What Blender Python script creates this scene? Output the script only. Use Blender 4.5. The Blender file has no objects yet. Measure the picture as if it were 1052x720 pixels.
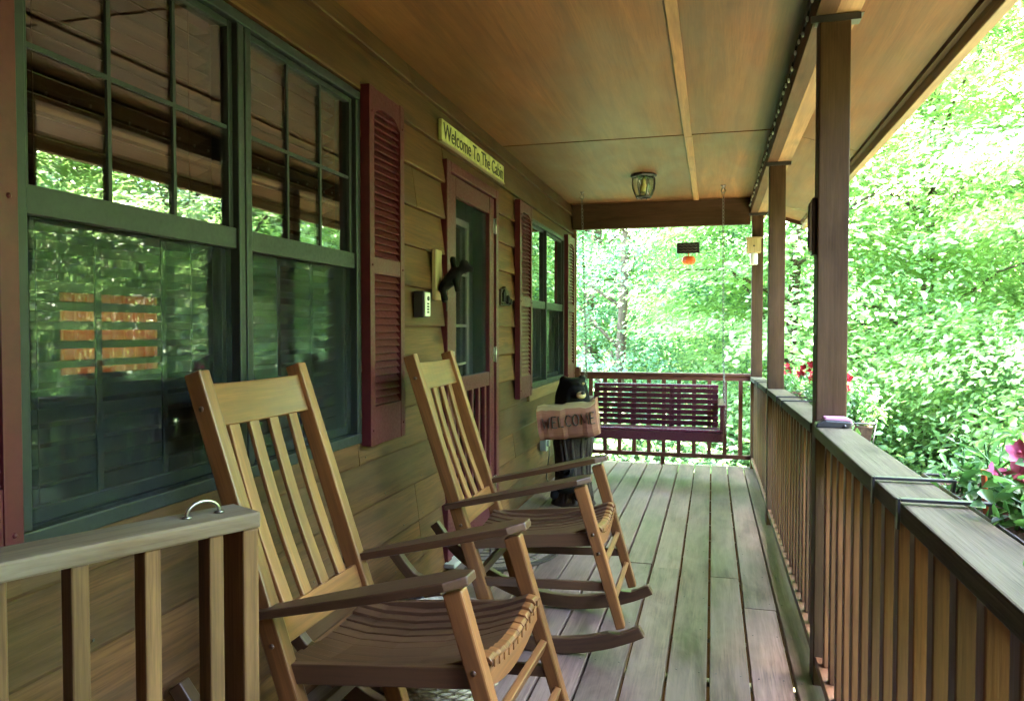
import bpy, math, random
import numpy as np
from mathutils import Vector, Matrix, Euler

rnd = random.Random(7)
C = bpy.context.scene.collection
R = math.radians
SC = bpy.context.scene

# ------------------------------------------------------------------ materials
def _nodes(name):
    m = bpy.data.materials.new(name); m.use_nodes = True
    nt = m.node_tree; nt.nodes.clear()
    return m, nt, nt.nodes, nt.links

def N(nt, t, **kw):
    n = nt.nodes.new(t)
    for k, v in kw.items():
        if k in n.inputs.keys() if isinstance(k, str) else False: n.inputs[k].default_value = v
        else: setattr(n, k, v)
    return n

def ramp(nt, fac, stops):
    n = nt.nodes.new('ShaderNodeValToRGB'); e = n.color_ramp.elements
    while len(e) < len(stops): e.new(0.5)
    for i, (p, c) in enumerate(stops):
        e[i].position = p; e[i].color = (c[0], c[1], c[2], 1) if len(c) == 3 else c
    nt.links.new(fac, n.inputs[0]); return n

def mixc(nt, a, b, fac, mode='MIX'):
    n = nt.nodes.new('ShaderNodeMix'); n.data_type = 'RGBA'; n.blend_type = mode; n.clamp_factor = True
    for k, v in ((0, fac), (6, a), (7, b)):
        if hasattr(v, 'links') or hasattr(v, 'is_linked'): nt.links.new(v, n.inputs[k])
        else: n.inputs[k].default_value = v if k == 0 else (v[0], v[1], v[2], 1)
    return n.outputs[2]

def mathn(nt, op, a, b=0.0):
    n = nt.nodes.new('ShaderNodeMath'); n.operation = op
    for k, v in ((0, a), (1, b)):
        if hasattr(v, 'is_linked'): nt.links.new(v, n.inputs[k])
        else: n.inputs[k].default_value = v
    return n.outputs[0]

def noise(nt, vec, scale=(1, 1, 1), s=1.0, detail=4, rough=.55, dist=0.0):
    mp = nt.nodes.new('ShaderNodeMapping'); mp.inputs['Scale'].default_value = scale
    nt.links.new(vec, mp.inputs[0])
    n = nt.nodes.new('ShaderNodeTexNoise'); n.inputs['Scale'].default_value = s
    n.inputs['Detail'].default_value = detail; n.inputs['Roughness'].default_value = rough
    n.inputs['Distortion'].default_value = dist
    nt.links.new(mp.outputs[0], n.inputs['Vector'])
    return n.outputs[0]

def wood(name, base, dark, rough=.5, grain=1.0, knots=0.0, weather=None, wamt=0.0, tint=.35, spec=.4, bump=.25, ply=False):
    """board timber: the grain runs along each board (attribute 'grain'), boards differ by attribute 'tint'"""
    m, nt, nd, ln = _nodes(name)
    at = nd.new('ShaderNodeAttribute'); at.attribute_name = 'grain'
    tn = nd.new('ShaderNodeAttribute'); tn.attribute_name = 'tint'
    v = at.outputs['Vector']
    if ply: g1 = noise(nt, v, (.8, 13, 13), 1.0, 6, .66, 1.1)
    else: g1 = noise(nt, v, (1.3, 22, 22), 1.0, 5, .6, .9)
    g2 = noise(nt, v, (6, 160, 160), 1.0, 3, .6)
    big = noise(nt, v, (1.1, 2.5, 2.5), 1.0, 4, .6, .4)
    r1 = ramp(nt, g1, [(.34, dark), (.62, base)])
    g2r = ramp(nt, g2, [(.42, (0, 0, 0)), (.68, (1, 1, 1))])
    f2 = mathn(nt, 'MULTIPLY', g2r.outputs[0], min(1, .55 * grain))
    c = mixc(nt, r1.outputs[0], tuple(x * .8 for x in dark), f2)
    # broad blotches of stain
    rb = ramp(nt, big, [(.3, (.66, .66, .66)), (.7, (1.18, 1.15, 1.1))])
    c = mixc(nt, c, rb.outputs[0], 1.0, 'MULTIPLY')
    # board to board
    tr = ramp(nt, tn.outputs['Fac'], [(0, (1 - tint,) * 3), (1, (1 + tint * .5, 1 + tint * .45, 1 + tint * .4))])
    c = mixc(nt, c, tr.outputs[0], 1.0, 'MULTIPLY')
    if knots:
        mp = nd.new('ShaderNodeMapping'); mp.inputs['Scale'].default_value = (2.6, 8.5, 8.5)
        ln.new(v, mp.inputs[0])
        vo = nd.new('ShaderNodeTexVoronoi'); vo.inputs['Scale'].default_value = 1.0
        ln.new(mp.outputs[0], vo.inputs['Vector'])
        kn = ramp(nt, vo.outputs['Distance'], [(.09, (1, 1, 1)), (.17, (.55, .55, .55)), (.27, (0, 0, 0))])
        kf = mathn(nt, 'MULTIPLY', kn.outputs[0], knots)
        c = mixc(nt, c, tuple(x * .35 for x in dark), kf)
    if weather:
        w1 = noise(nt, v, (1.6, 7, 7), 1.0, 6, .7, .5)
        wr = ramp(nt, w1, [(.5 - wamt * .35, (0, 0, 0)), (.62, (1, 1, 1))])
        wf = mathn(nt, 'MULTIPLY', wr.outputs[0], min(1, wamt * 1.2))
        c = mixc(nt, c, weather, wf)
    b = nd.new('ShaderNodeBsdfPrincipled'); o = nd.new('ShaderNodeOutputMaterial')
    ln.new(c, b.inputs['Base Color'])
    rr = ramp(nt, big, [(.3, (rough * .85,) * 3), (.7, (min(1, rough * 1.2),) * 3)])
    ln.new(rr.outputs[0], b.inputs['Roughness'])
    b.inputs['Specular IOR Level'].default_value = spec
    bp = nd.new('ShaderNodeBump'); bp.inputs['Strength'].default_value = bump; bp.inputs['Distance'].default_value = .004
    hs = mathn(nt, 'ADD', g1, mathn(nt, 'MULTIPLY', g2, .5))
    ln.new(hs, bp.inputs['Height']); ln.new(bp.outputs[0], b.inputs['Normal'])
    ln.new(b.outputs[0], o.inputs[0])
    return m

def paint(name, col, rough=.45, spec=.4, var=.25, metal=0.0, scale=14, bump=.05):
    m, nt, nd, ln = _nodes(name)
    tc = nd.new('ShaderNodeTexCoord')
    n1 = noise(nt, tc.outputs['Object'], (1, 1, 1), scale, 5, .65)
    n2 = noise(nt, tc.outputs['Object'], (1, 1, 1), scale * 6, 3, .6)
    r = ramp(nt, n1, [(.3, tuple(x * (1 - var) for x in col)), (.72, tuple(min(1, x * (1 + var)) for x in col))])
    b = nd.new('ShaderNodeBsdfPrincipled'); o = nd.new('ShaderNodeOutputMaterial')
    ln.new(r.outputs[0], b.inputs['Base Color'])
    rr = ramp(nt, n2, [(.3, (rough * .8,) * 3), (.7, (min(1, rough * 1.25),) * 3)])
    ln.new(rr.outputs[0], b.inputs['Roughness'])
    b.inputs['Specular IOR Level'].default_value = spec; b.inputs['Metallic'].default_value = metal
    bp = nd.new('ShaderNodeBump'); bp.inputs['Strength'].default_value = bump; bp.inputs['Distance'].default_value = .003
    ln.new(n2, bp.inputs['Height']); ln.new(bp.outputs[0], b.inputs['Normal'])
    ln.new(b.outputs[0], o.inputs[0])
    return m

def glass(name, tint=(.86, .9, .87), boost=1.7):
    m, nt, nd, ln = _nodes(name)
    t = nd.new('ShaderNodeBsdfTransparent'); t.inputs[0].default_value = (*tint, 1)
    g = nd.new('ShaderNodeBsdfGlossy'); g.inputs['Roughness'].default_value = 0.0
    tc = nd.new('ShaderNodeTexCoord')
    w = noise(nt, tc.outputs['Object'], (1, 1, 1), 2.2, 1, .5)
    bp = nd.new('ShaderNodeBump'); bp.inputs['Strength'].default_value = .012; bp.inputs['Distance'].default_value = .02
    ln.new(w, bp.inputs['Height']); ln.new(bp.outputs[0], g.inputs['Normal'])
    lw = nd.new('ShaderNodeLayerWeight'); lw.inputs['Blend'].default_value = .5
    k = mathn(nt, 'POWER', lw.outputs['Facing'], 5.0); k = mathn(nt, 'MULTIPLY', k, .95); k = mathn(nt, 'ADD', k, .045)
    k = mathn(nt, 'MULTIPLY', k, boost); k = mathn(nt, 'MINIMUM', k, 1.0)
    x = nd.new('ShaderNodeMixShader'); o = nd.new('ShaderNodeOutputMaterial')
    ln.new(k, x.inputs[0]); ln.new(t.outputs[0], x.inputs[1]); ln.new(g.outputs[0], x.inputs[2]); ln.new(x.outputs[0], o.inputs[0])
    return m

def mesh_screen(name, op=.5):
    m, nt, nd, ln = _nodes(name)
    t = nd.new('ShaderNodeBsdfTransparent'); d = nd.new('ShaderNodeBsdfDiffuse'); d.inputs[0].default_value = (.03, .035, .035, 1)
    x = nd.new('ShaderNodeMixShader'); x.inputs[0].default_value = op; o = nd.new('ShaderNodeOutputMaterial')
    ln.new(t.outputs[0], x.inputs[1]); ln.new(d.outputs[0], x.inputs[2]); ln.new(x.outputs[0], o.inputs[0])
    return m

def leafmat(name, dark, light, trans=.4, tcol=None, rough=.42):
    m, nt, nd, ln = _nodes(name)
    tn = nd.new('ShaderNodeAttribute'); tn.attribute_name = 'tint'
    r = ramp(nt, tn.outputs['Fac'], [(0, dark), (.8, light), (1, tuple(min(1, x * 1.25) for x in light))])
    b = nd.new('ShaderNodeBsdfPrincipled'); b.inputs['Roughness'].default_value = rough
    b.inputs['Specular IOR Level'].default_value = .35
    ln.new(r.outputs[0], b.inputs['Base Color'])
    t = nd.new('ShaderNodeBsdfTranslucent')
    ln.new(mixc(nt, r.outputs[0], tcol or tuple(q * trans * 2.3 for q in (1.0, 1.08, .80)), 1.0, 'MULTIPLY'), t.inputs[0])
    x = nd.new('ShaderNodeAddShader'); o = nd.new('ShaderNodeOutputMaterial')
    ln.new(b.outputs[0], x.inputs[0]); ln.new(t.outputs[0], x.inputs[1]); ln.new(x.outputs[0], o.inputs[0])
    return m

M = {}
M['siding'] = wood('siding pine', (.148, .061, .0215), (.058, .022, .0075), .55, 1.4, .95, (.08, .045, .023), .45, .45, spec=.2)
M['plywood'] = wood('ceiling plywood', (.168, .070, .021), (.085, .033, .010), .5, 1.0, 0, (.088, .038, .012), .35, .22, ply=True, bump=.12)
M['trimwood'] = wood('stained trim', (.25, .135, .055), (.15, .075, .03), .5, 1, .5)
M['fascia'] = wood('bare fascia board', (.32, .235, .13), (.20, .14, .07), .55, 1.2, .5)
M['beam'] = wood('beam timber', (.24, .145, .065), (.14, .08, .036), .6, 1, .6, (.09, .055, .03), .3)
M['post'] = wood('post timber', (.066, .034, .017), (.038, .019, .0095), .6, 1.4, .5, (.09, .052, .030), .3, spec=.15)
M['deck'] = wood('deck boards', (.170, .112, .092), (.066, .041, .034), .45, 1.4, .5, (.215, .160, .135), .4, .45, spec=.22)
M['rail'] = wood('railing cap timber', (.072, .061, .040), (.032, .026, .017), .6, 1.7, .7, (.105, .094, .066), .5, .2, spec=.1, bump=.5)
M['baluster'] = wood('railing timber', (.130, .054, .021), (.065, .025, .010), .5, 1.2, .4, None, 0, .35)
M['gate'] = wood('gate timber', (.185, .096, .040), (.085, .042, .017), .55, 1.3, .5, None, 0, .25, spec=.2)
M['gatecap'] = wood('worn grey gate cap', (.130, .080, .043), (.065, .038, .02), .6, 1.4, .5, (.22, .185, .15), .45, .2, spec=.15)
M['redrail'] = wood('far railing timber', (.15, .052, .032), (.085, .028, .018), .5, 1, .2)
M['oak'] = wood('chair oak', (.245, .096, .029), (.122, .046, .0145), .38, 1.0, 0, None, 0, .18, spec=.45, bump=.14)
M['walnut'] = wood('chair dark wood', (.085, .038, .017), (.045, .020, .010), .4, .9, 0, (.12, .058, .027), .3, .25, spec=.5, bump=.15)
M['oldwood'] = wood('weathered plank', (.42, .33, .2), (.26, .19, .11), .75, 1.3, .3)
M['logwood'] = wood('log face', (.34, .155, .090), (.20, .080, .048), .6, .9, .3, (.27, .095, .065), .5)
M['logend'] = wood('log pale top', (.42, .32, .18), (.3, .21, .11), .6, .8)
M['maroon'] = paint('maroon paint', (.066, .0098, .0130), .45, .28, .22)
M['maroondark'] = paint('dark maroon paint', (.06, .013, .020), .3, .5, .2)
M['edgesheen'] = paint('maroon sheen edge', (.09, .018, .034), .25, .6, .15)  # brighter maroon paints the sheen on the swing's top and front edges
M['green'] = paint('dark green frame', (.017, .020, .0195), .45, .3, .15)
M['white'] = paint('white paint', (.34, .32, .30), .5, .3, .12)
M['cream'] = paint('yellow sign', (.40, .375, .15), .6, .2, .4, scale=16)
M['ink'] = paint('black lettering', (.03, .028, .02), .6, .2, .1)
M['black'] = paint('black metal', (.018, .018, .018), .4, .5, .2)
M['blackbear'] = paint('black carved wood', (.0045, .004, .004), .7, .12, .5, scale=30, bump=.4)
M['bark'] = paint('carved bark', (.028, .018, .012), .6, .25, .7, scale=22, bump=.8)
M['muzzle'] = paint('tan muzzle', (.55, .40, .22), .5, .3, .2)
M['metal'] = paint('steel', (.30, .29, .27), .35, .5, .15, 1.0)
M['chain'] = paint('galvanised chain', (.16, .155, .14), .4, .4, .2, .8)
M['silver'] = paint('silver plastic', (.62, .64, .62), .35, .5, .08)
M['greybox'] = paint('grey box', (.22, .22, .21), .5, .4, .15)
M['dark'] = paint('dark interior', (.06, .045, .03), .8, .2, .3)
M['intwood'] = paint('interior pine', (.32, .17, .06), .6, .3, .3)
M['blind'] = wood('blind slat', (.068, .030, .013), (.045, .020, .009), .45, .7)
M['curtain'] = paint('pale curtain', (.6, .63, .62), .8, .2, .1)
M['orange'] = paint('orange', (.75, .14, .03), .45, .4, .12)
M['pink'] = paint('pink petals', (.50, .10, .18), .6, .2, .35, scale=40)
M['red'] = paint('red petals', (.42, .025, .035), .6, .2, .3, scale=40)
M['palepink'] = paint('pale pink plastic', (.42, .20, .30), .4, .4, .08)
M['matt'] = paint('brown mat', (.14, .11, .085), .95, .1, .45, scale=60, bump=.6)
M['matdark'] = paint('dark mat ribs', (.05, .04, .032), .95, .1, .3, scale=60, bump=.6)
M['wicker'] = paint('grey wicker', (.30, .25, .18), .65, .3, .45, scale=50, bump=.5)
M['pebble'] = paint('pale pebbles', (.42, .43, .44), .6, .3, .5, scale=9)
M['bluegrey'] = paint('blue grey wool', (.20, .24, .30), .95, .1, .6, scale=70, bump=.8)
M['coir'] = paint('coir liner', (.07, .045, .03), .95, .1, .5, scale=50, bump=.8)
M['plastic'] = paint('clear jar', (.55, .6, .6), .15, .5, .1)
M['amber'] = paint('yellowed bulb', (.75, .68, .25), .3, .5, .05)
M['bulb'] = paint('tiny bulb', (.5, .55, .5), .2, .6, .1)
M['roof'] = paint('roof shingle', (.08, .075, .07), .9, .2, .3)
M['gravel'] = paint('pale bounce gravel', (.25, .195, .145), .95, .1, .4, scale=24, bump=.8)  # surface of the added strip that bounces light
M['patchcloth'] = leafmat('orange patch curtain', (.14, .040, .008), (.16, .046, .010), .8, (.5, .33, .25))  # cloth added to give the orange lit patch behind the big window
M['earth'] = paint('forest floor', (.075, .07, .035), .95, .1, .6, scale=1.5, bump=.6)
M['trunk'] = paint('tree bark', (.11, .085, .06), .9, .2, .5, scale=8, bump=1)
M['paletrunk'] = paint('pale tree bark', (.33, .30, .25), .85, .2, .4, scale=8, bump=.8)
M['glass'] = glass('window glass', (.88, .9, .88), 2.4)
M['lampglass'] = glass('lamp glass', (.93, .95, .9), 1.3)
M['screen'] = mesh_screen('insect screen', .28)
M['leaf_mid'] = leafmat('leaf mid green', (.070, .115, .046), (.118, .185, .078), .55)
M['leaf_dark'] = leafmat('leaf deep green', (.048, .098, .050), (.084, .160, .084), .48)
M['leaf_pale'] = leafmat('leaf yellow green', (.110, .165, .066), (.170, .240, .100), .6)
M['leaf_box'] = leafmat('flower leaves', (.025, .07, .02), (.06, .14, .04), .35)
M['leaf_bush'] = leafmat('undergrowth leaves', (.058, .095, .038), (.100, .158, .065), .45)

# ------------------------------------------------------------------ mesh builder
class MB:
    def __init__(s):
        s.v = []; s.f = []; s.g = []; s.t = []; s.mi = []; s.sm = []
    def add(s, verts, faces, grain=None, tint=None, mi=0, smooth=False):
        o = len(s.v); off = (rnd.uniform(0, 40), rnd.uniform(0, 40), rnd.uniform(0, 40))
        t = rnd.random() if tint is None else tint
        for i, p in enumerate(verts):
            s.v.append(tuple(p)); q = grain[i] if grain else p
            s.g.append((q[0] + off[0], q[1] + off[1], q[2] + off[2])); s.t.append(t)
        for f in faces:
            s.f.append(tuple(o + k for k in f)); s.mi.append(mi); s.sm.append(smooth)
        return s
    def bar(s, p0, p1, w, h, up=(0, 0, 1), mi=0, w1=None, h1=None, tint=None):
        p0, p1 = Vector(p0), Vector(p1); d = p1 - p0; L = d.length; d.normalize()
        up = Vector(up); side = d.cross(up)
        if side.length < 1e-4: side = d.cross(Vector((1, 0, 0)))
        side.normalize(); up = side.cross(d)
        w1 = w if w1 is None else w1; h1 = h if h1 is None else h1
        vs, gs = [], []
        for p, l, ww, hh in ((p0, 0, w, h), (p1, L, w1, h1)):
            for a, b in ((-1, -1), (1, -1), (1, 1), (-1, 1)):
                vs.append(p + side * a * ww / 2 + up * b * hh / 2); gs.append((l, a * ww / 2, b * hh / 2))
        return s.add(vs, [(3, 2, 1, 0), (4, 5, 6, 7), (0, 1, 5, 4), (1, 2, 6, 5), (2, 3, 7, 6), (3, 0, 4, 7)], gs, tint, mi)
    def box(s, a, b, mi=0, tint=None):
        a, b = Vector(a), Vector(b); c = (a + b) / 2; d = b - a
        ax = max(range(3), key=lambda i: abs(d[i]))
        if ax == 0: return s.bar((a.x, c.y, c.z), (b.x, c.y, c.z), abs(d.y), abs(d.z), (0, 0, 1), mi, tint=tint)
        if ax == 1: return s.bar((c.x, a.y, c.z), (c.x, b.y, c.z), abs(d.x), abs(d.z), (0, 0, 1), mi, tint=tint)
        return s.bar((c.x, c.y, a.z), (c.x, c.y, b.z), abs(d.y), abs(d.x), (1, 0, 0), mi, tint=tint)
    def extr(s, poly, ax, a, b, mi=0, tint=None, smooth=False):
        """polygon of 2-tuples extruded along axis ax (0,1,2) from a to b"""
        n = len(poly); vs = []; gs = []
        def P(q, t):
            return {0: (t, q[0], q[1]), 1: (q[0], t, q[1]), 2: (q[0], q[1], t)}[ax]
        for t in (a, b):
            for q in poly: vs.append(P(q, t)); gs.append((t, q[0], q[1]))
        fs = [tuple(range(n)), tuple(range(2 * n - 1, n - 1, -1))]
        fs += [(i, i + n, (i + 1) % n + n, (i + 1) % n) for i in range(n)]
        return s.add(vs, fs, gs, tint, mi, smooth)
    def tube(s, pts, r, n=8, mi=0, cap=True, tint=None):
        pts = [Vector(p) for p in pts]; rs = r if isinstance(r, (list, tuple)) else [r] * len(pts)
        vs, gs, L = [], [], 0; prev = None
        for i, p in enumerate(pts):
            d = (pts[min(i + 1, len(pts) - 1)] - pts[max(i - 1, 0)]).normalized()
            if prev is None:
                u = d.orthogonal().normalized()
            else:
                u = (prev - d * prev.dot(d)).normalized()
            prev = u; w = d.cross(u)
            if i: L += (p - pts[i - 1]).length
            for k in range(n):
                a = 2 * math.pi * k / n
                vs.append(p + (u * math.cos(a) + w * math.sin(a)) * rs[i]); gs.append((L, math.cos(a) * rs[i], math.sin(a) * rs[i]))
        fs = []
        for i in range(len(pts) - 1):
            for k in range(n):
                fs.append((i * n + k, i * n + (k + 1) % n, (i + 1) * n + (k + 1) % n, (i + 1) * n + k))
        if cap: fs += [tuple(range(n - 1, -1, -1)), tuple((len(pts) - 1) * n + k for k in range(n))]
        return s.add(vs, fs, gs, tint, mi, True)
    def lathe(s, prof, c, n=20, mi=0, smooth=True):
        """prof: list (r, z)"""
        vs = []
        for r_, z in prof:
            for k in range(n):
                a = 2 * math.pi * k / n; vs.append((c[0] + r_ * math.cos(a), c[1] + r_ * math.sin(a), c[2] + z))
        fs = []
        for i in range(len(prof) - 1):
            for k in range(n): fs.append((i * n + k, i * n + (k + 1) % n, (i + 1) * n + (k + 1) % n, (i + 1) * n + k))
        fs += [tuple(range(n - 1, -1, -1)), tuple((len(prof) - 1) * n + k for k in range(n))]
        return s.add(vs, fs, None, None, mi, smooth)
    def ball(s, c, r, seg=14, rings=9, mi=0, mat=None, jit=0.0):
        r = (r, r, r) if not isinstance(r, (tuple, list)) else r
        vs = []
        for i in range(rings + 1):
            th = math.pi * i / rings
            for k in range(seg):
                a = 2 * math.pi * k / seg; j = 1 + (rnd.uniform(-jit, jit) if 0 < i < rings else 0)
                p = Vector((r[0] * math.sin(th) * math.cos(a) * j, r[1] * math.sin(th) * math.sin(a) * j, r[2] * math.cos(th) * j))
                if mat: p = mat @ p
                vs.append(Vector(c) + p)
        fs = []
        for i in range(rings):
            for k in range(seg): fs.append((i * seg + k, (i + 1) * seg + k, (i + 1) * seg + (k + 1) % seg, i * seg + (k + 1) % seg))
        return s.add(vs, fs, None, None, mi, True)
    def build(s, name, mats, parent=None, bev=0.0, seg=2, loc=(0, 0, 0)):
        me = bpy.data.meshes.new(name)
        L = Vector(loc)
        me.from_pydata([Vector(p) - L for p in s.v], [], s.f); me.update()
        for m in (mats if isinstance(mats, (list, tuple)) else [mats]): me.materials.append(m)
        me.polygons.foreach_set('material_index', s.mi); me.polygons.foreach_set('use_smooth', s.sm)
        a = me.attributes.new('grain', 'FLOAT_VECTOR', 'POINT'); a.data.foreach_set('vector', np.array(s.g, 'f').ravel())
        a = me.attributes.new('tint', 'FLOAT', 'POINT'); a.data.foreach_set('value', np.array(s.t, 'f'))
        o = bpy.data.objects.new(name, me); C.objects.link(o); o.location = loc
        if parent: o.parent = parent
        if bev:
            b = o.modifiers.new('edge', 'BEVEL'); b.width = bev; b.segments = seg; b.limit_method = 'ANGLE'; b.angle_limit = R(40)
        return o

def tag(o, label=None, cat=None, group=None, kind=None):
    if label: o['label'] = label
    if cat: o['category'] = cat
    if group: o['group'] = group
    if kind: o['kind'] = kind
    return o
def thing(name, label, cat, loc=(0, 0, 0), rz=0.0, group=None):
    o = bpy.data.objects.new(name, None); C.objects.link(o); o.empty_display_size = .1
    o.location = loc; o.rotation_euler = (0, 0, rz)
    return tag(o, label, cat, group)
def copy_tree(o, parent=None):
    c = o.copy(); C.objects.link(c)
    if parent: c.parent = parent
    for ch in list(o.children): copy_tree(ch, c)
    return c
def fz(y): return 0.0 if y < 3 else -.0125 * (y - 3)      # the deck sags a little towards its far end
def text_mesh(txt, size, depth=.001, sx=1.0):
    cu = bpy.data.curves.new('lettering', 'FONT'); cu.body = txt; cu.size = size; cu.extrude = depth
    cu.align_x = 'CENTER'; cu.align_y = 'CENTER'
    t = bpy.data.objects.new('tmp', cu); C.objects.link(t)
    me = bpy.data.meshes.new_from_object(t.evaluated_get(bpy.context.evaluated_depsgraph_get()))
    bpy.data.objects.remove(t); bpy.data.curves.remove(cu)
    for v in me.vertices: v.co.x *= sx
    return me

XW = -1.36            # face of the house wall
ZC = 2.47             # ceiling
YE = 7.55             # house corner / end of the deck
Y0 = -0.92            # the porch begins behind the camera

# ------------------------------------------------------------------ ground, sky
def terrain():
    n = 120; S = 160.0
    xs = np.sign(np.linspace(-1, 1, n)) * np.abs(np.linspace(-1, 1, n)) ** 2.2 * S
    vs = []; fs = []
    for j in range(n):
        for i in range(n):
            x, y = xs[i], xs[j] + 3
            dx = max(0, x - .9, -9.0 - x); dy = max(0, y - 7.9, -4 - y); d = math.hypot(dx, dy)
            z = -1.15 - .13 * min(d, 14) + max(0, d - 26) * .16
            z += .12 * math.sin(x * .9 + 1.3 * math.sin(y * .5)) * min(1, d / 3) + .1 * math.sin(y * 1.3 + x * .4) * min(1, d / 3)
            vs.append((x, y, z))
    for j in range(n - 1):
        for i in range(n - 1): fs.append((j * n + i, j * n + i + 1, (j + 1) * n + i + 1, (j + 1) * n + i))
    m = MB(); m.add(vs, fs, smooth=True); o = m.build('ground', M['earth']); tag(o, kind='structure')
    def zat(x, y):
        dx = max(0, x - .9, -9.0 - x); dy = max(0, y - 7.9, -4 - y); d = math.hypot(dx, dy)
        return -1.15 - .13 * min(d, 14) + max(0, d - 26) * .16
    return zat
zat = terrain()
def bounce_strip():  # unseen gravel strip, added to bounce warm sunlight up to the ceiling
    m = MB(); n = 60; vs, fs = [], []
    for j in range(n + 1):
        y = 1.5 + 8.0 * j / n; e = .25 * math.sin(y * .9) + .12 * math.sin(y * 2.3)
        for i in range(13):
            x = 2.6 + e * .5 + (2.6 + e * .4) * i / 12; dx = max(0, x - .9); dy = max(0, y - 7.9, -4 - y); d = math.hypot(dx, dy)
            vs.append((x, y, zat(x, y) + .12 * math.sin(x * .9 + 1.3 * math.sin(y * .5)) * min(1, d / 3) + .1 * math.sin(y * 1.3 + x * .4) * min(1, d / 3) + .05))
    for j in range(n):
        for i in range(12): fs.append((j * 13 + i, j * 13 + i + 1, (j + 1) * 13 + i + 1, (j + 1) * 13 + i))
    m.add(vs, fs, smooth=True); tag(m.build('bounce_gravel', M['gravel']), kind='structure')
bounce_strip()

# ------------------------------------------------------------------ porch floor
def porch_floor():
    m = MB(); pitch = .148; gap = .0105
    k = 0; x = -.155 - pitch * 9
    x0s = [x + i * pitch for i in range(0, 13)]
    for i, xl in enumerate(x0s):
        a, b = xl + gap / 2, xl + pitch - gap / 2
        a = max(a, XW + .02)
        if b - a < .02: continue
        cuts = [Y0]; y = Y0 + rnd.uniform(.6, 3.2)
        joints = {8: [4.06], 9: [], 10: [3.97], 11: [3.55]}.get(i)
        if joints is None: joints = [rnd.uniform(-1, 1.2), rnd.uniform(3.2, 5.5)] if i % 2 else [rnd.uniform(1.5, 4.6)]
        cuts += sorted(joints) + [YE - .03 + rnd.uniform(-.006, .006)]
        for y0, y1 in zip(cuts[:-1], cuts[1:]):
            ys = [y0 + .002] + ([3.0] if y0 < 2.9 and y1 > 3.1 else []) + [y1 - .002]
            vs, gs = [], []; dz = rnd.uniform(-.0015, .0015); w = rnd.uniform(-.0015, .0015)
            for yy in ys:
                for px, pz in ((a + w, -.038), (b + w, -.038), (b + w, -.003), (b + w - .003, 0), (a + w + .003, 0), (a + w, -.003)):
                    vs.append((px, yy, pz + fz(yy) + dz)); gs.append((yy, px, pz))
            n = 6; fs = [tuple(range(n)), tuple((len(ys) - 1) * n + q for q in range(n - 1, -1, -1))]
            for s in range(len(ys) - 1):
                fs += [(s * n + q, (s + 1) * n + q, (s + 1) * n + (q + 1) % n, s * n + (q + 1) % n) for q in range(n)]
            m.add(vs, fs, gs)
    # nail heads where the boards cross the joists
    joy = [y for y in (Y0 + .1 + .405 * q for q in range(26)) if y < YE - .1]
    for xl in x0s[1:]:
        for yj in joy:
            if yj < .8: continue
            for dx in (.03, .118):
                px, py = xl + dx + rnd.uniform(-.006, .006), yj + rnd.uniform(-.008, .008)
                if px > .44 or px < XW + .03: continue
                m.lathe([(.0035, 0), (.003, .0006)], (px, py, fz(py) + .0005), 6, 1)
    # joists under the boards
    for yj in joy: m.box((XW, yj - .02, -.19 + fz(yj)), (.44, yj + .02, -.043 + fz(yj)), 2)
    m.box((.447, Y0, -.24), (.485, YE - .04, -.06), 0)
    o = m.build('porch_floor', [M['deck'], M['black'], M['post']]); tag(o, kind='structure'); return o
porch_floor()

# ------------------------------------------------------------------ the house
house = thing('log_cabin', 'wooden cabin with lap siding, maroon shutters and a covered front porch', 'house', (XW, 0, 0))
def HB(mb, name, mat, bev=0.0, parent=None):
    """parts in world coordinates, parented to the house empty"""
    o = mb.build(name, mat, None, bev); p = parent or house
    o.parent = p
    if p is house: o.matrix_parent_inverse = Matrix.Translation(Vector((-XW, 0, 0)))
    return o
WIN1 = (1.207, 2.745, .80, 2.175); WIN2 = (5.56, 6.98, .79, 2.10); DOOR = (3.74, 4.70, -.02, 2.13)
OPEN = [WIN1, WIN2, DOOR]

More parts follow.
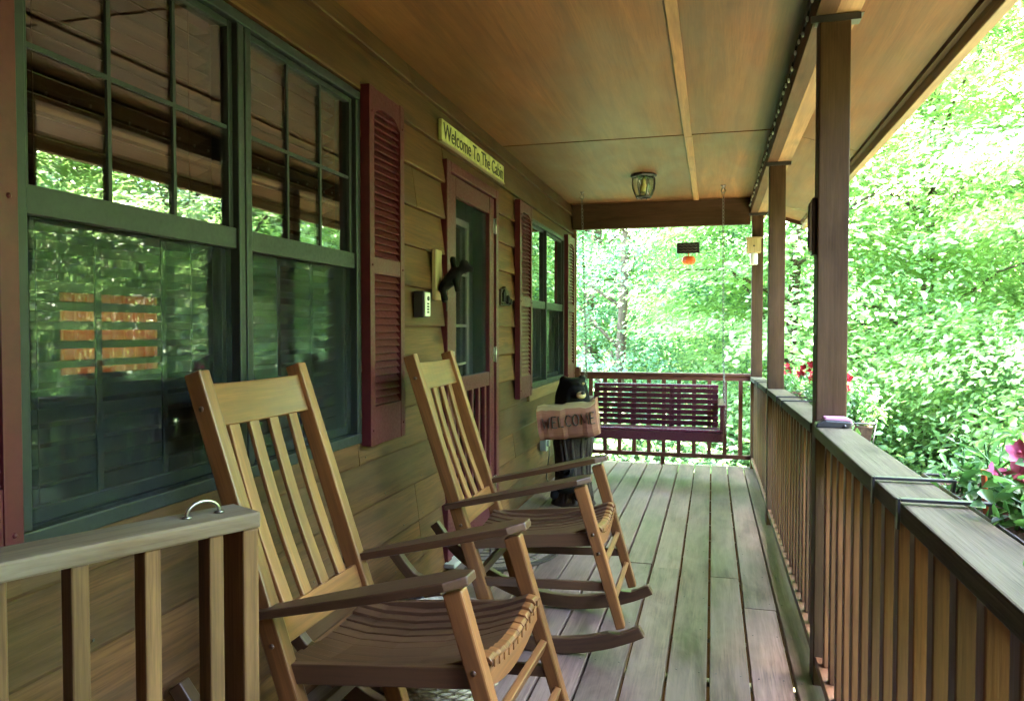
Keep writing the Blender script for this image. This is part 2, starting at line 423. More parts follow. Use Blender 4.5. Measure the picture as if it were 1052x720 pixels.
def siding():
    m = MB(); tops = []
    z = -.22; H = .185
    rows = []
    while z < ZC - .03:
        rows.append((z, min(z + H, ZC - .005))); z += H
    for (z0, z1) in rows:
        cuts = [Y0 - .02, rnd.uniform(-.5, .8), YE]
        if rnd.random() < .5: cuts.append(rnd.uniform(2.8, 3.6))
        if rnd.random() < .5: cuts.append(rnd.uniform(4.8, 5.4))
        cuts.sort()
        for ya, yb in zip(cuts[:-1], cuts[1:]):
            segs = [(ya, yb)]
            for (o0, o1, oz0, oz1) in OPEN:
                if z1 <= oz0 + .02 or z0 >= oz1 - .02: continue
                new = []
                for (p, q) in segs:
                    if q <= o0 or p >= o1: new.append((p, q)); continue
                    if p < o0: new.append((p, o0 + .01))
                    if q > o1: new.append((o1 - .01, q))
                segs = new
            # partial rows at the head and sill of an opening
            tint = rnd.random()
            for (p, q) in segs:
                if q - p < .01: continue
                yn = p + .05
                while yn < q - .03 and z0 > -.1:
                    m.box((XW + .0175, yn - .003, z0 + .028), (XW + .0185, yn + .003, z0 + .034), 1); yn += rnd.uniform(.38, .44)
                wob = rnd.uniform(-.002, .002)
                m.extr([(XW - .025, z0 + .004), (XW + .016 + wob, z0 + .004), (XW + .018 + wob, z0 + .012), (XW - .008, z1 + .012), (XW - .025, z1 + .012)], 1, p + .0015, q - .0015, 0, tint)
            for (o0, o1, oz0, oz1) in OPEN:
                if z1 <= oz0 + .02 or z0 >= oz1 - .02: continue
                p, q = max(ya, o0), min(yb, o1)
                if q - p < .02: continue
                if z0 < oz0 < z1:
                    m.extr([(XW - .025, z0 + .004), (XW + .012, z0 + .004), (XW + .014, z0 + .012), (XW + .004, oz0 + .01), (XW - .025, oz0 + .01)], 1, p, q, 0, tint)
                if z0 < oz1 < z1:
                    m.extr([(XW - .025, oz1 - .01), (XW + .006, oz1 - .01), (XW - .006, z1 + .012), (XW - .025, z1 + .012)], 1, p, q, 0, tint)
    HB(m, 'wall', [M['siding'], M['black']])
siding()
# sheathing and the other walls (plain, with the openings)
m = MB()
ys = [Y0 - .02, WIN1[0], WIN1[1], DOOR[0], DOOR[1], WIN2[0], WIN2[1], YE - .01]
x0, x1 = XW - .14, XW - .027
for a, b in ((0, 1), (2, 3), (4, 5), (6, 7)): m.box((x0, ys[a], -.25), (x1, ys[b], 2.9), 0)
for (a, b, z0, z1) in OPEN:
    if z0 > 0: m.box((x0, a, -.25), (x1, b, z0), 0)
    m.box((x0, a, z1), (x1, b, 2.9), 0)
BW = (5.18, 6.41, .86, 1.56)       # added window in the back wall, orange patch curtain drawn, to make the lit patch
m.box((-5.3, YE - .15, -1.3), (x0 - .003, YE - .01, 2.9), 0)
m.box((-5.45, -6.0, -1.3), (-5.303, BW[0], 2.9), 0); m.box((-5.45, BW[1], -1.3), (-5.303, YE - .01, 2.9), 0)
m.box((-5.45, BW[0], -1.3), (-5.303, BW[1], BW[2]), 0); m.box((-5.45, BW[0], BW[3]), (-5.303, BW[1], 2.9), 0)
HB(m, 'wall', M['siding'])
# inside
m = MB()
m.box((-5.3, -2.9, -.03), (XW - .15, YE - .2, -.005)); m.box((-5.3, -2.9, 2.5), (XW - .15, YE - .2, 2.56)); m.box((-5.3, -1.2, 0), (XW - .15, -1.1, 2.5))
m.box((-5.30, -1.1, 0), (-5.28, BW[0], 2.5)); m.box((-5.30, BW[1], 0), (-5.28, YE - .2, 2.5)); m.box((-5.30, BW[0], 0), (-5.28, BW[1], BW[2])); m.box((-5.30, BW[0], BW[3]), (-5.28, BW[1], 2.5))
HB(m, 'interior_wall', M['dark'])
m = MB(); vs = []
for i in range(61):
    t = i / 60; vs += [(-5.33 + .015 * math.sin(t * 55), BW[0] + (BW[1] - BW[0]) * t, BW[2]), (-5.33 + .015 * math.sin(t * 55), BW[0] + (BW[1] - BW[0]) * t, BW[3])]
m.add(vs, [(2 * i, 2 * i + 2, 2 * i + 3, 2 * i + 1) for i in range(60)], smooth=True); HB(m, 'curtain', M['patchcloth'])

# corner boards, head trim, frieze
m = MB()
m.box((XW + .003, YE - .035, -.22), (XW + .038, YE + .012, ZC - .002)); m.box((XW - .09, YE + .003, -.22), (XW + .001, YE + .035, ZC - .002))
HB(m, 'corner_trim', M['trimwood'], .003)
# the deck-level flashing below the siding
m = MB(); m.box((XW + .016, 3.70, .006), (XW + .075, 4.74, .03)); HB(m, 'threshold', M['white'], .004)

# unseen wing added behind the camera to keep light off the near porch
m = MB()
for i in range(17):
    z0 = -.22 + .185 * i
    m.extr([(-.977, z0), (-.94, z0), (-.938, z0 + .01), (-.962, z0 + .197), (-.977, z0 + .197)][::-1], 0, XW + .017, 4.6)
m.box((XW + .017, -6.0, -1.6), (4.6, -.98, 2.95)); HB(m, 'added_wing_wall', M['siding'])
m = MB(); m.extr([(-6.3, 2.96), (-.95, 2.96), (-3.5, 4.1)], 0, XW, 4.8); HB(m, 'added_wing_roof', M['roof'])

# ceiling sheets, battens
m = MB()
seam = [Y0, 2.50 - 2.45, 2.495, 4.935, 7.375, 7.98]
for ya, yb in zip(seam[:-1], seam[1:]):
    for xa, xb in ((XW - .02, -.155), (-.149, .40)):
        m.box((xa + .002, ya + .012, ZC), (xb - .002, yb - .012, ZC + .015))
HB(m, 'ceiling', M['plywood'])
m = MB(); m.box((XW, Y0, ZC + .03), (.47, 7.98, ZC + .04)); HB(m, 'ceiling_backing', M['black'])
m = MB(); m.box((-.182, Y0, ZC - .013), (-.135, 4.94, ZC - .001)); m.box((-.180, 4.945, ZC - .013), (-.133, 7.38, ZC - .001)); HB(m, 'ceiling_batten', M['trimwood'], .002)
# porch beam on the posts, cross beam at the end
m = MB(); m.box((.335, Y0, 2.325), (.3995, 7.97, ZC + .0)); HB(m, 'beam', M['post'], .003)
m = MB(); m.box((.3998, Y0, 2.3255), (.4008, 7.97, ZC - .01)); m.box((.401, Y0, 2.327), (.478, 7.97, ZC + .0)); HB(m, 'beam', M['beam'], .003)
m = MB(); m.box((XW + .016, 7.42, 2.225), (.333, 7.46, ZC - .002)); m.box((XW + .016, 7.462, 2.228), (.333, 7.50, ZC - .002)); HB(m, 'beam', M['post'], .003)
# sloping soffit outside the beam, fascia
m = MB()
for ya, yb in ((Y0, .05), (.054, 2.49), (2.494, 4.93), (4.934, 7.37), (7.374, 7.98)):
    m.extr([(.479, 2.425), (.855, 2.30), (.855, 2.312), (.479, 2.437)], 1, ya + .002, yb - .002)
HB(m, 'soffit', M['plywood'])
m = MB(); m.extr([(.845, 2.236), (.885, 2.236), (.885, 2.40), (.845, 2.40)], 1, Y0, 8.0)
HB(m, 'fascia', M['fascia'], .004)
m = MB(); m.extr([(.825, 2.288), (.8445, 2.283), (.8445, 2.306), (.825, 2.312)], 1, Y0, 7.985); HB(m, 'edge_strip', M['post'])  # thin dark strip where the soffit meets the fascia
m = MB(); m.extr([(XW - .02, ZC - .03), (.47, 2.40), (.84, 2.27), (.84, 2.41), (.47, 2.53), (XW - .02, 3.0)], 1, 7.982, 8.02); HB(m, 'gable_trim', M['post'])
# roof
m = MB()
m.extr([(.93, 2.385), (-3.4, 3.90), (-3.4, 4.0), (.93, 2.44)], 1, Y0 - .0, 8.1); m.extr([(-6.2, 2.93), (-3.403, 3.90), (-3.403, 4.0), (-6.2, 3.03)], 1, -6.3, 8.1)
HB(m, 'roof', M['roof'])
m = MB(); m.extr([(XW - .15, 2.9), (-5.45, 2.9), (-5.45, 3.05), (-3.4, 3.86), (XW - .15, 3.1)], 1, YE - .14, YE - .02); HB(m, 'gable', M['siding'])

# ---- windows
def window(W, mull, zmid, cols, rows, frame_mat, sill=False, sw_=.022):
    y0, y1, z0, z1 = W
    xf = XW + .022; xb = XW - .075
    m = MB(); fw = .034
    m.box((xb, y0, z1 - fw), (xf, y1, z1)); m.box((xb, y0, z0), (xf, y1, z0 + fw + .004))
    m.box((xb + .001, y0, z0 + fw + .005), (xf - .001, y0 + fw, z1 - fw - .001)); m.box((xb + .001, y1 - fw, z0 + fw + .005), (xf - .001, y1, z1 - fw - .001))
    m.box((xb + .001, mull[0], z0 + fw + .005), (xf - .001, (mull[0] + mull[1]) / 2 - .003, z1 - fw - .001))
    m.box((xb + .001, (mull[0] + mull[1]) / 2 + .003, z0 + fw + .005), (xf - .001, mull[1], z1 - fw - .001))
    win = HB(m, 'window', frame_mat, .004)
    for (a, b) in ((y0 + fw, mull[0]), (mull[1], y1 - fw)):
        zl, zt = z0 + fw + .004, z1 - fw
        m = MB()      # sash rails: upper sash outside, lower sash behind the screen
        m.box((XW - .012, a + .001, zmid - .03), (XW + .012, b - .001, zmid + .03))
        for q in ((a, a + sw_), (b - sw_, b)):
            m.box((XW - .024, q[0] + .001, zmid + .031), (XW + .002, q[1] - .001, zt - .001)); m.box((XW - .05, q[0] + .001, zl + .001), (XW - .026, q[1] - .001, zmid - .031))
        m.box((XW - .05, a + .023, zl + .001), (XW - .026, b - .023, zl + .03)); m.box((XW - .024, a + .023, zt - .02), (XW + .002, b - .023, zt - .001))
        HB(m, 'sash', frame_mat, .002, win)
        m = MB(); m.box((XW - .014, a + .02, zmid + .028), (XW - .010, b - .02, zt - .018)); HB(m, 'pane', M['glass'], 0, win)
        m = MB(); m.box((XW - .040, a + .02, zl + .026), (XW - .036, b - .02, zmid - .028)); HB(m, 'pane', M['glass'], 0, win)
        m = MB(); m.box((XW - .008, a + .002, zl + .002), (XW - .0075, b - .002, zmid - .031)); HB(m, 'screen', M['screen'], 0, win)
        m = MB()
        for c in range(1, cols): yy = a + .022 + (b - a - .044) * c / cols; m.box((XW - .0095, yy - .0055, zmid + .031), (XW - .0020, yy + .0055, zt - .021)); m.box((XW - .046, yy - .009, zl + .031), (XW - .0412, yy + .009, zmid - .031))
        for r in range(1, rows):
            zz = zmid + .03 + (zt - zmid - .05) * r / rows; m.box((XW - .0092, a + .023, zz - .0055), (XW - .0023, b - .023, zz + .0055))
        HB(m, 'muntin', frame_mat, 0, win)
        # slatted blind inside
        m = MB(); zz = zt - .03
        m.box((XW - .12, a + .01, zt - .03), (XW - .07, b - .01, zt + .01))
        while zz > zl + .03:
            zz -= .045
            m.extr([(XW - .118, zz - .008), (XW - .072, zz + .010), (XW - .072, zz + .013), (XW - .118, zz - .005)], 1, a + .012, b - .012)
        for yy in (a + .1, b - .1): m.box((XW - .0705, yy - .0012, zl + .02), (XW - .0685, yy + .0012, zt))
        HB(m, 'blind', M['blind'], 0, win)
    if sill:
        m = MB(); m.box((XW + .003, y0 - .03, z0 - .085), (XW + .035, y1 + .03, z0 - .003)); HB(m, 'sill', M['trimwood'], .004, win)
    return win
window(WIN1, (1.952, 2.018), 1.515, 3, 2, M['green'])
window(WIN2, (6.188, 6.218), 1.445, 1, 1, M['green'], True, .013)

# ---- shutters: maroon louvred leaves with an arched head
def shutter(y0, w, z0, z1, mid):
    m = MB(); x0, x1 = XW + .016, XW + .056; st = .042
    m.box((x0, y0, z0), (x1, y0 + st, z1)); m.box((x0, y0 + w - st, z0), (x1, y0 + w, z1))
    a, b = y0 + st + .0008, y0 + w - st - .0008
    m.box((x0 + .002, a, z0), (x1 - .002, b, z0 + .155)); m.box((x0 + .002, a, mid - .033), (x1 - .002, b, mid + .033))
    # arched head rail
    arch = [(a, z1 - .002), (a, z1 - .115)] + [(a + (b - a) * t, z1 - .115 + .05 * math.sin(math.pi * t) ** 1.0 + .008 * math.sin(3 * math.pi * t)) for t in [i / 14 for i in range(1, 14)]] + [(b, z1 - .115), (b, z1 - .002)]
    m.extr(arch, 0, x0 + .002, x1 - .002)
    for (za, zb) in ((z0 + .155, mid - .033), (mid + .033, z1 - .07)):
        n = int((zb - za) / .0285); d = (zb - za) / n
        for i in range(n):
            zc = za + d * (i + .5)
            m.extr([(x0 + .010, zc + .014), (x0 + .015, zc + .017), (x1 - .006, zc - .011), (x1 - .011, zc - .014)], 1, a - .002, b + .002)
    m.box((x0, a, z0 + .1), (x0 + .003, b, z1 - .05))
    for zz in (z0 + .06, mid, z1 - .1):
        for yy in (y0 + st / 2, y0 + w - st / 2):
            m.ball((x1, yy, zz), .006, 8, 4)
    return HB(m, 'shutter', M['maroon'], .0025)
shutter(.842, .345, .79, 2.21, 1.505); shutter(2.755, .345, .785, 2.21, 1.505)
shutter(5.165, .375, .755, 2.155, 1.445); shutter(6.99, .36, .76, 2.13, 1.445)

# ---- door: maroon casing, screen door with spindles, inner door behind
def door():
    y0, y1, z0, z1 = DOOR
    m = MB(); xa, xb = XW - .07, XW + .03
    m.box((xa, y0 - .012, 0), (xb, y0 + .05, z1)); m.box((xa, y1 - .05, 0), (xb, y1 + .012, z1)); m.box((xa, y0 + .051, z1 - .055), (xb, y1 - .051, z1))
    d = HB(m, 'door', M['maroon'], .004)
    m = MB(); xs, xe = XW - .02, XW + .018; a, b = y0 + .055, y1 - .055
    s = .105
    m.box((xs, a, .02), (xe, a + s, z1 - .06)); m.box((xs, b - s, .02), (xe, b, z1 - .06))
    m.box((xs + .001, a + s + .001, z1 - .165), (xe - .001, b - s - .001, z1 - .061)); m.box((xs + .001, a + s + .001, .9), (xe - .001, b - s - .001, .985)); m.box((xs + .001, a + s + .001, .02), (xe - .001, b - s - .001, .24))
    HB(m, 'screen_door', M['maroon'], .004, d)
    for i in range(5):
        yy = a + s + (b - a - 2 * s) * (i + .5) / 5
        m = MB(); m.box((XW - .012, yy - .019, .241), (XW + .010, yy + .019, .899)); HB(m, 'spindle', M['maroon'], .003, d)
    m = MB(); m.box((XW - .006, a + s, .98), (XW - .0055, b - s, z1 - .165)); m.box((XW - .016, a + s, .24), (XW - .0155, b - s, .9)); HB(m, 'screen', M['screen'], 0, d)
    for zz in (1.90, 1.09, .27):
        m = MB(); m.box((XW + .0185, b - .03, zz - .045), (XW + .022, b + .03, zz + .045)); m.tube([(XW + .026, b + .002, zz - .05), (XW + .026, b + .002, zz + .05)], .007, 8); HB(m, 'hinge', M['metal'], 0, d)
    m = MB(); m.tube([(XW + .02, a + .05, 1.06), (XW + .055, a + .05, 1.062), (XW + .06, a + .065, 1.064), (XW + .058, a + .14, 1.066)], [.008, .007, .007, .006], 8); m.box((XW + .0185, a + .035, 1.0), (XW + .024, a + .065, 1.13)); HB(m, 'handle', M['metal'], .001, d)
    # inner door: dark leaf with a tall pale-framed light
    m = MB(); xi = XW - .125
    m.box((xi - .03, a, .01), (xi, a + .14, z1 - .06)); m.box((xi - .03, b - .14, .01), (xi, b, z1 - .06)); m.box((xi - .03, a + .141, 1.88), (xi - .001, b - .141, z1 - .06)); m.box((xi - .03, a + .141, .01), (xi - .001, b - .141, .95))
    HB(m, 'inner_door', M['green'], .003, d)
    m = MB(); ya, yb = a + .141, b - .141
    m.box((xi, ya - .03, .92), (xi + .012, ya + .012, 1.91)); m.box((xi, yb - .012, .92), (xi + .012, yb + .03, 1.91)); m.box((xi, ya + .013, 1.87), (xi + .012, yb - .013, 1.91)); m.box((xi, ya + .013, .92), (xi + .012, yb - .013, .96))
    for zz in (1.27, 1.58): m.box((xi + .001, ya + .013, zz - .009), (xi + .011, yb - .013, zz + .009))
    m.box((xi + .001, (ya + yb) / 2 - .009, .961), (xi + .010, (ya + yb) / 2 + .009, 1.869)); HB(m, 'muntin', M['white'], .002, d)
    m = MB(); m.box((xi - .016, ya, .95), (xi - .012, yb, 1.88)); HB(m, 'pane', M['glass'], 0, d)
    m = MB()
    vs = []; n = 40
    for i in range(n + 1):
        t = i / n; vs += [(xi - .07 + .012 * math.sin(t * 40), ya + (yb - ya) * t, .93), (xi - .07 + .012 * math.sin(t * 40 + .4), ya + (yb - ya) * t, 1.9)]
    m.add(vs, [(2 * i, 2 * i + 2, 2 * i + 3, 2 * i + 1) for i in range(n)], smooth=True); HB(m, 'curtain', M['curtain'], 0, d)
door()

# ------------------------------------------------------------------ posts
def post(y, w, zb, zt, label):
    r = thing('porch_post', label, 'post', (.40, y, 0), 0, 'posts along the porch railing')
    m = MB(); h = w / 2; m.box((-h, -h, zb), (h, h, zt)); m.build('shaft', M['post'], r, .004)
    m = MB()
    m.box((-h - .03, -h - .0035, zt - .02), (h + .03, -h - .0005, zt + .003)); m.box((-h - .006, -h - .002, zt + .0005), (h + .04, h + .002, zt + .0025)); m.build('bracket', M['black'], r, 0)
    return r
post(2.87, .1, -.2, 2.320, 'nearest and thickest looking brown porch post with a thermometer on its side')
post(5.24, .1, -.22, 2.320, 'middle brown porch post between the other two posts along the railing')
post(7.46, .1, -.25, 2.320, 'farthest porch post at the corner, carrying a pale wooden bee trap')

# ------------------------------------------------------------------ right-hand railing, three bays
def capz(y):
    pts = [(-2.6, .947), (1.0, .936), (2.8, .915), (5.2, .862), (7.5, .802)]
    for (a, za), (b, zb) in zip(pts[:-1], pts[1:]):
        if y <= b: return za + (zb - za) * (y - a) / (b - a)
    return pts[-1][1]
def bay(ya, yb, label, first):
    rl = thing('porch_railing', label, 'railing', (.40, ya, 0), 0, 'railing bays along the porch')
    def loc(x, y, z): return (x - .40, y - ya, z)
    m = MB(); n = max(1, int((yb - ya) / 1.2))
    za, zb = capz(ya), capz(yb)
    m.bar(loc(.400, ya + .001, za - .019), loc(.400, yb - .001, zb - .019), .112, .038); m.build('cap_rail', M['rail'], rl, .004)
    m = MB(); m.bar(loc(.430, ya + .002, za - .085), loc(.430, yb - .002, zb - .085), .036, .088); m.build('top_rail', M['baluster'], rl, .003)
    m = MB(); m.bar(loc(.403, ya + .002, fz(ya) + .085), loc(.403, yb - .002, fz(yb) + .085), .094, .036); m.build('bottom_rail', M['baluster'], rl, .003)
    y = first
    while y < yb - .05:
        if y > ya + .03:
            m = MB(); m.box(loc(.3725, y - .019, fz(y) + .1035), loc(.4105, y + .019, capz(y) - .040)); m.build('baluster', M['baluster'], rl, .003)
        y += .128
    return rl
bay(-.89, 2.818, 'nearest bay of the brown porch railing, in front of the first post', -.84)
bay(2.922, 5.188, 'middle bay of the brown porch railing, between the first and second posts', 3.02)
bay(5.292, 7.408, 'farthest bay of the brown porch railing, between the second and corner posts', 5.39)

# far end railing
er = thing('end_railing', 'dark red brown railing across the far end of the porch behind the swing', 'railing', (-.46, 7.46, -.055))
m = MB(); m.box((-.80, -.045, .862), (.81, .045, .885)); m.build('cap_rail', M['redrail'], er, .003)
m = MB(); m.box((-.80, -.019, .815), (.81, .019, .861)); m.build('top_rail', M['redrail'], er, .003)
m = MB(); m.box((-.80, -.022, .075), (.81, .022, .115)); m.build('bottom_rail', M['redrail'], er, .003)
for i in range(11):
    x = -.70 + .142 * i
    m = MB(); m.box((x - .019, -.019, .1155), (x + .019, .019, .8145)); m.build('baluster', M['redrail'], er, .003)
m = MB(); m.box((-.02, -.02, 0), (.02, .02, .074)); m.build('foot_block', M['redrail'], er, .003)
m = MB(); m.extr([(-.852, .0), (-.802, .0), (-.802, .90)] + [(-.827 + .025 * math.cos(a), .90 + .035 * math.sin(a)) for a in [math.pi * i / 8 for i in range(1, 8)]] + [(-.852, .90)], 1, -.05, .04); m.build('newel_post', M['redrail'], er, .003)

# ------------------------------------------------------------------ open gate in the foreground
g = thing('porch_gate', 'low wooden gate swung open beside the wall, with a metal pull handle on top', 'gate', (-.742, 1.135, 0), R(243.7))
# local +x runs back along the gate from its free end; local +y is the side facing the camera
L = 1.33
m = MB(); m.bar((0, -.045, .926), (L, -.045, .926), .09, .028); m.build('cap_rail', M['gatecap'], g, .004)
m = MB(); m.bar((.02, -.02, .15), (L, -.02, .15), .038, .088); m.build('bottom_rail', M['gate'], g, .003)
m = MB(); m.box((.001, -.089, .06), (.030, -.006, .9115)); m.build('end_post', M['gate'], g, .004)
m = MB(); m.box((L - .06, -.089, .0), (L, -.003, .9115)); m.build('end_post', M['gate'], g, .004)
for i in range(13):
    x = .0755 + .1031 * i
    if x > L - .1: break
    m = MB(); m.box((x - .0125, -.050, .2), (x + .0125, -.009, .9115)); m.build('baluster', M['gate'], g, .003)
m = MB()
pts = [(.052, -.045, .941)] + [(.080 - .028 * math.cos(a), -.045, .944 + .020 * math.sin(a)) for a in [math.pi * i / 12 for i in range(0, 13)]] + [(.108, -.045, .941)]
m.tube(pts, .003, 10)
for x in (.052, .108): m.lathe([(.008, 0), (.007, .003), (.003, .004)], (x, -.045, .9405), 12)
m.build('handle', M['metal'], g)

# ------------------------------------------------------------------ rocking chairs
def make_chair():
    r = thing('rocking_chair', 'oak rocking chair', 'rocking chair')
    def post_u(z): return -.3268 * (z - .171)
    nrm = Vector((1, 0, .3268)).normalized()          # out of the back, towards the sitter
    up = Vector((-.3268, 0, 1)).normalized()
    for s in (-1, 1):
        m = MB(); v = s * .226
        m.bar((post_u(.085), v, .085), (post_u(1.141), v, 1.141), .042, .056, nrm, h1=.05)
        m.build('back_post', M['oak'], r, .005)
        m = MB(); v = s * .238
        m.bar((.379, v, .648), (.536, v, .118), .042, .05, (1, 0, .3), w1=.04, h1=.036); m.build('front_leg', M['oak'], r, .006)
        # arm: flat board, wider to the front with a rounded nose
        m = MB()
        a0, a1 = Vector((-.16, v, .538)), Vector((.425, v, .680)); d = (a1 - a0).normalized(); n_ = Vector((-d.z, 0, d.x))
        L_ = (a1 - a0).length; ol = []
        for t in range(13):
            u = L_ * t / 12; hw = .026 + .028 * min(1, max(0, (u - .06) / .33)) ** .8
            if u > L_ - .05: hw *= math.sqrt(max(.25, 1 - ((u - L_ + .05) / .055) ** 2))
            ol.append((u, hw))
        out = [(u, s * .006 + h) for u, h in ol] + [(u, s * .006 - h) for u, h in reversed(ol)]
        vs, gs = [], []
        for k in (-.011, .011):
            for (u, w) in out:
                p = a0 + d * u + n_ * (k + .003) + Vector((0, w, 0)); vs.append(p); gs.append((u, w, k))
        q = len(out)
        m.add(vs, [tuple(range(q - 1, -1, -1)), tuple(range(q, 2 * q))] + [(i, (i + 1) % q, (i + 1) % q + q, i + q) for i in range(q)], gs)
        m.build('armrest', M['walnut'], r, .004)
        # rocker
        m = MB(); cz, cu, Rr = .80, .246, .80
        vs, gs = [], []; K = 26
        for i in range(K + 1):
            u = -.40 + (.625 + .40) * i / K; a = math.asin((u - cu) / Rr)
            hh = .058 * (1 if 2 < i < K - 2 else .72)
            for (rr, w) in ((Rr, -.019), (Rr, .019), (Rr - hh, .019), (Rr - hh, -.019)):
                vs.append((cu + rr * math.sin(a), v + w, cz - rr * math.cos(a))); gs.append((u, w, rr))
        fs = [(0, 1, 2, 3), (K * 4 + 3, K * 4 + 2, K * 4 + 1, K * 4)]
        for i in range(K):
            for k in range(4): fs.append((i * 4 + k, (i + 1) * 4 + k, (i + 1) * 4 + (k + 1) % 4, i * 4 + (k + 1) % 4))
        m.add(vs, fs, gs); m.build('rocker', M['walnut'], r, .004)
        # seat side rail and stretcher
        m = MB(); m.bar((post_u(.40) + .02, s * .222, .40), (.425, s * .222, .445), .022, .05); m.build('seat_side_rail', M['walnut'], r, .003)
        m = MB(); m.bar((post_u(.25) + .02, s * .226, .25), (.50, s * .234, .27), .02, .034); m.build('stretcher', M['walnut'], r, .003)
    # crest rail, lower back rail, slats
    def back_board(z0, z1, bow=.012, arch=0.0):
        m = MB(); K = 10; vs, gs = [], []
        for i in range(K + 1):
            v = -.206 + .412 * i / K; b = -bow * (1 - (v / .206) ** 2)
            for (zz, k) in ((z0, -.011), (z1 + arch * (1 - (v / .206) ** 2), -.011), (z1 + arch * (1 - (v / .206) ** 2), .011), (z0, .011)):
                p = Vector((post_u(zz), v, zz)) + nrm * (k + b); vs.append(p); gs.append((v, zz, k))
        fs = [(0, 1, 2, 3), (K * 4 + 3, K * 4 + 2, K * 4 + 1, K * 4)]
        for i in range(K):
            for k in range(4): fs.append((i * 4 + k, (i + 1) * 4 + k, (i + 1) * 4 + (k + 1) % 4, i * 4 + (k + 1) % 4))
        m.add(vs, fs, gs); return m
    back_board(1.0, 1.108).build('crest_rail', M['oak'], r, .003)
    back_board(.455, .535, .006).build('lower_back_rail', M['oak'], r, .003)
    for v in (-.138, -.046, .046, .138):
        m = MB(); b = -.012 * (1 - (v / .206) ** 2)
        p0 = Vector((post_u(.53), v, .53)) + nrm * (b * .5); p1 = Vector((post_u(1.004), v, 1.004)) + nrm * b
        K = 8; vs, gs = [], []
        for i in range(K + 1):
            t = i / K; p = p0.lerp(p1, t) - nrm * (.009 * math.sin(math.pi * t)); l = .48 * t
            for (w, k) in ((-.021, -.0065), (.021, -.0065), (.021, .0065), (-.021, .0065)): vs.append(p + Vector((0, w, 0)) + nrm * k); gs.append((l, w, k))
        fs = [(3, 2, 1, 0), (K * 4, K * 4 + 1, K * 4 + 2, K * 4 + 3)]
        for i in range(K):
            for k in range(4): fs.append((i * 4 + k, i * 4 + (k + 1) % 4, (i + 1) * 4 + (k + 1) % 4, (i + 1) * 4 + k))
        m.add(vs, fs, gs, tint=.5); m.build('back_slat', M['oak'], r, .003)
    # seat: slats running front to back, dished across the width
    m = MB(); n = 11
    for i in range(n):
        v = -.195 + .39 * i / (n - 1); dip = -.026 * (1 - (v / .2) ** 2)
        pr = [(-.085, .432), (.0, .420), (.12, .422), (.25, .440), (.36, .468), (.432, .492), (.452, .489), (.461, .478)]
        w = .0191; vs, gs = [], []
        for (u, z) in pr:
            for (k, dz) in ((-w, -.012), (w, -.012), (w, 0), (-w, 0)):
                vs.append((u, v + k, z + dip + dz + (.002 if u > .43 else 0))); gs.append((u, k, dz))
        K = len(pr) - 1; fs = [(0, 1, 2, 3), (K * 4 + 3, K * 4 + 2, K * 4 + 1, K * 4)]
        for q in range(K):
            for k in range(4): fs.append((q * 4 + k, (q + 1) * 4 + k, (q + 1) * 4 + (k + 1) % 4, q * 4 + (k + 1) % 4))
        m.add(vs, fs, gs, mi=0, tint=rnd.uniform(.4, .65))
        for q in range(4 * (K - 2), 4 * K): m.mi[len(m.mi) - 4 * K + q] = 1
        # pale end grain of each slat
        m.box((.4615, v - .0145, .468 + dip), (.4655, v + .0145, .487 + dip), 1)
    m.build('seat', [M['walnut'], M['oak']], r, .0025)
    m = MB(); K = 14; vs, gs = [], []
    for i in range(K + 1):
        v = -.217 + .434 * i / K; dip = -.026 * (1 - min(1, abs(v) / .2) ** 2)
        for (u, z) in ((.430, .472 + dip), (.452, .470 + dip), (.455, .418 + dip * 1.25), (.433, .420 + dip * 1.25)): vs.append((u, v, z)); gs.append((v, u, z))
    fs = [(0, 1, 2, 3), (K * 4 + 3, K * 4 + 2, K * 4 + 1, K * 4)]
    for q in range(K):
        for k in range(4): fs.append((q * 4 + k, (q + 1) * 4 + k, (q + 1) * 4 + (k + 1) % 4, q * 4 + (k + 1) % 4))
    m.add(vs, fs, gs); m.build('seat_front_rail', M['oak'], r, .003)
    for (u, z) in ((.468, .345), (.508, .215)):
        m = MB(); m.bar((u, -.222, z), (u, .222, z), .02, .034, (.3, 0, 1)); m.build('front_stretcher', M['oak'], r, .003)
    m = MB(); m.bar((post_u(.27), -.21, .27), (post_u(.27), .21, .27), .02, .036); m.build('rear_stretcher', M['walnut'], r, .003)
    # screw plugs
    m = MB()
    for s in (-1, 1):
        for (u, z) in ((.452, .40), (.43, .47), (post_u(.47), .47), (post_u(1.05), 1.05)):
            m.tube([(u, s * .2588 if u > .3 else s * .2465, z), (u, s * .2612 if u > .3 else s * .2495, z)], .007, 10)
    m.build('screw_plug', M['walnut'], r)
    return r
ch1 = make_chair(); ch2 = copy_tree(ch1)
ch1.location = (-.93, 1.875, .003); ch1.rotation_euler = (0, R(-.7), R(-1.6))
tag(ch1, 'nearer slat-backed oak rocking chair just behind the open gate, below the big window', group='rocking chairs on the porch')
ch2.location = (-.865, 3.086, .003); ch2.rotation_euler = (0, 0, R(.6))
tag(ch2, 'farther slat-backed oak rocking chair in front of the screen door', group='rocking chairs on the porch')

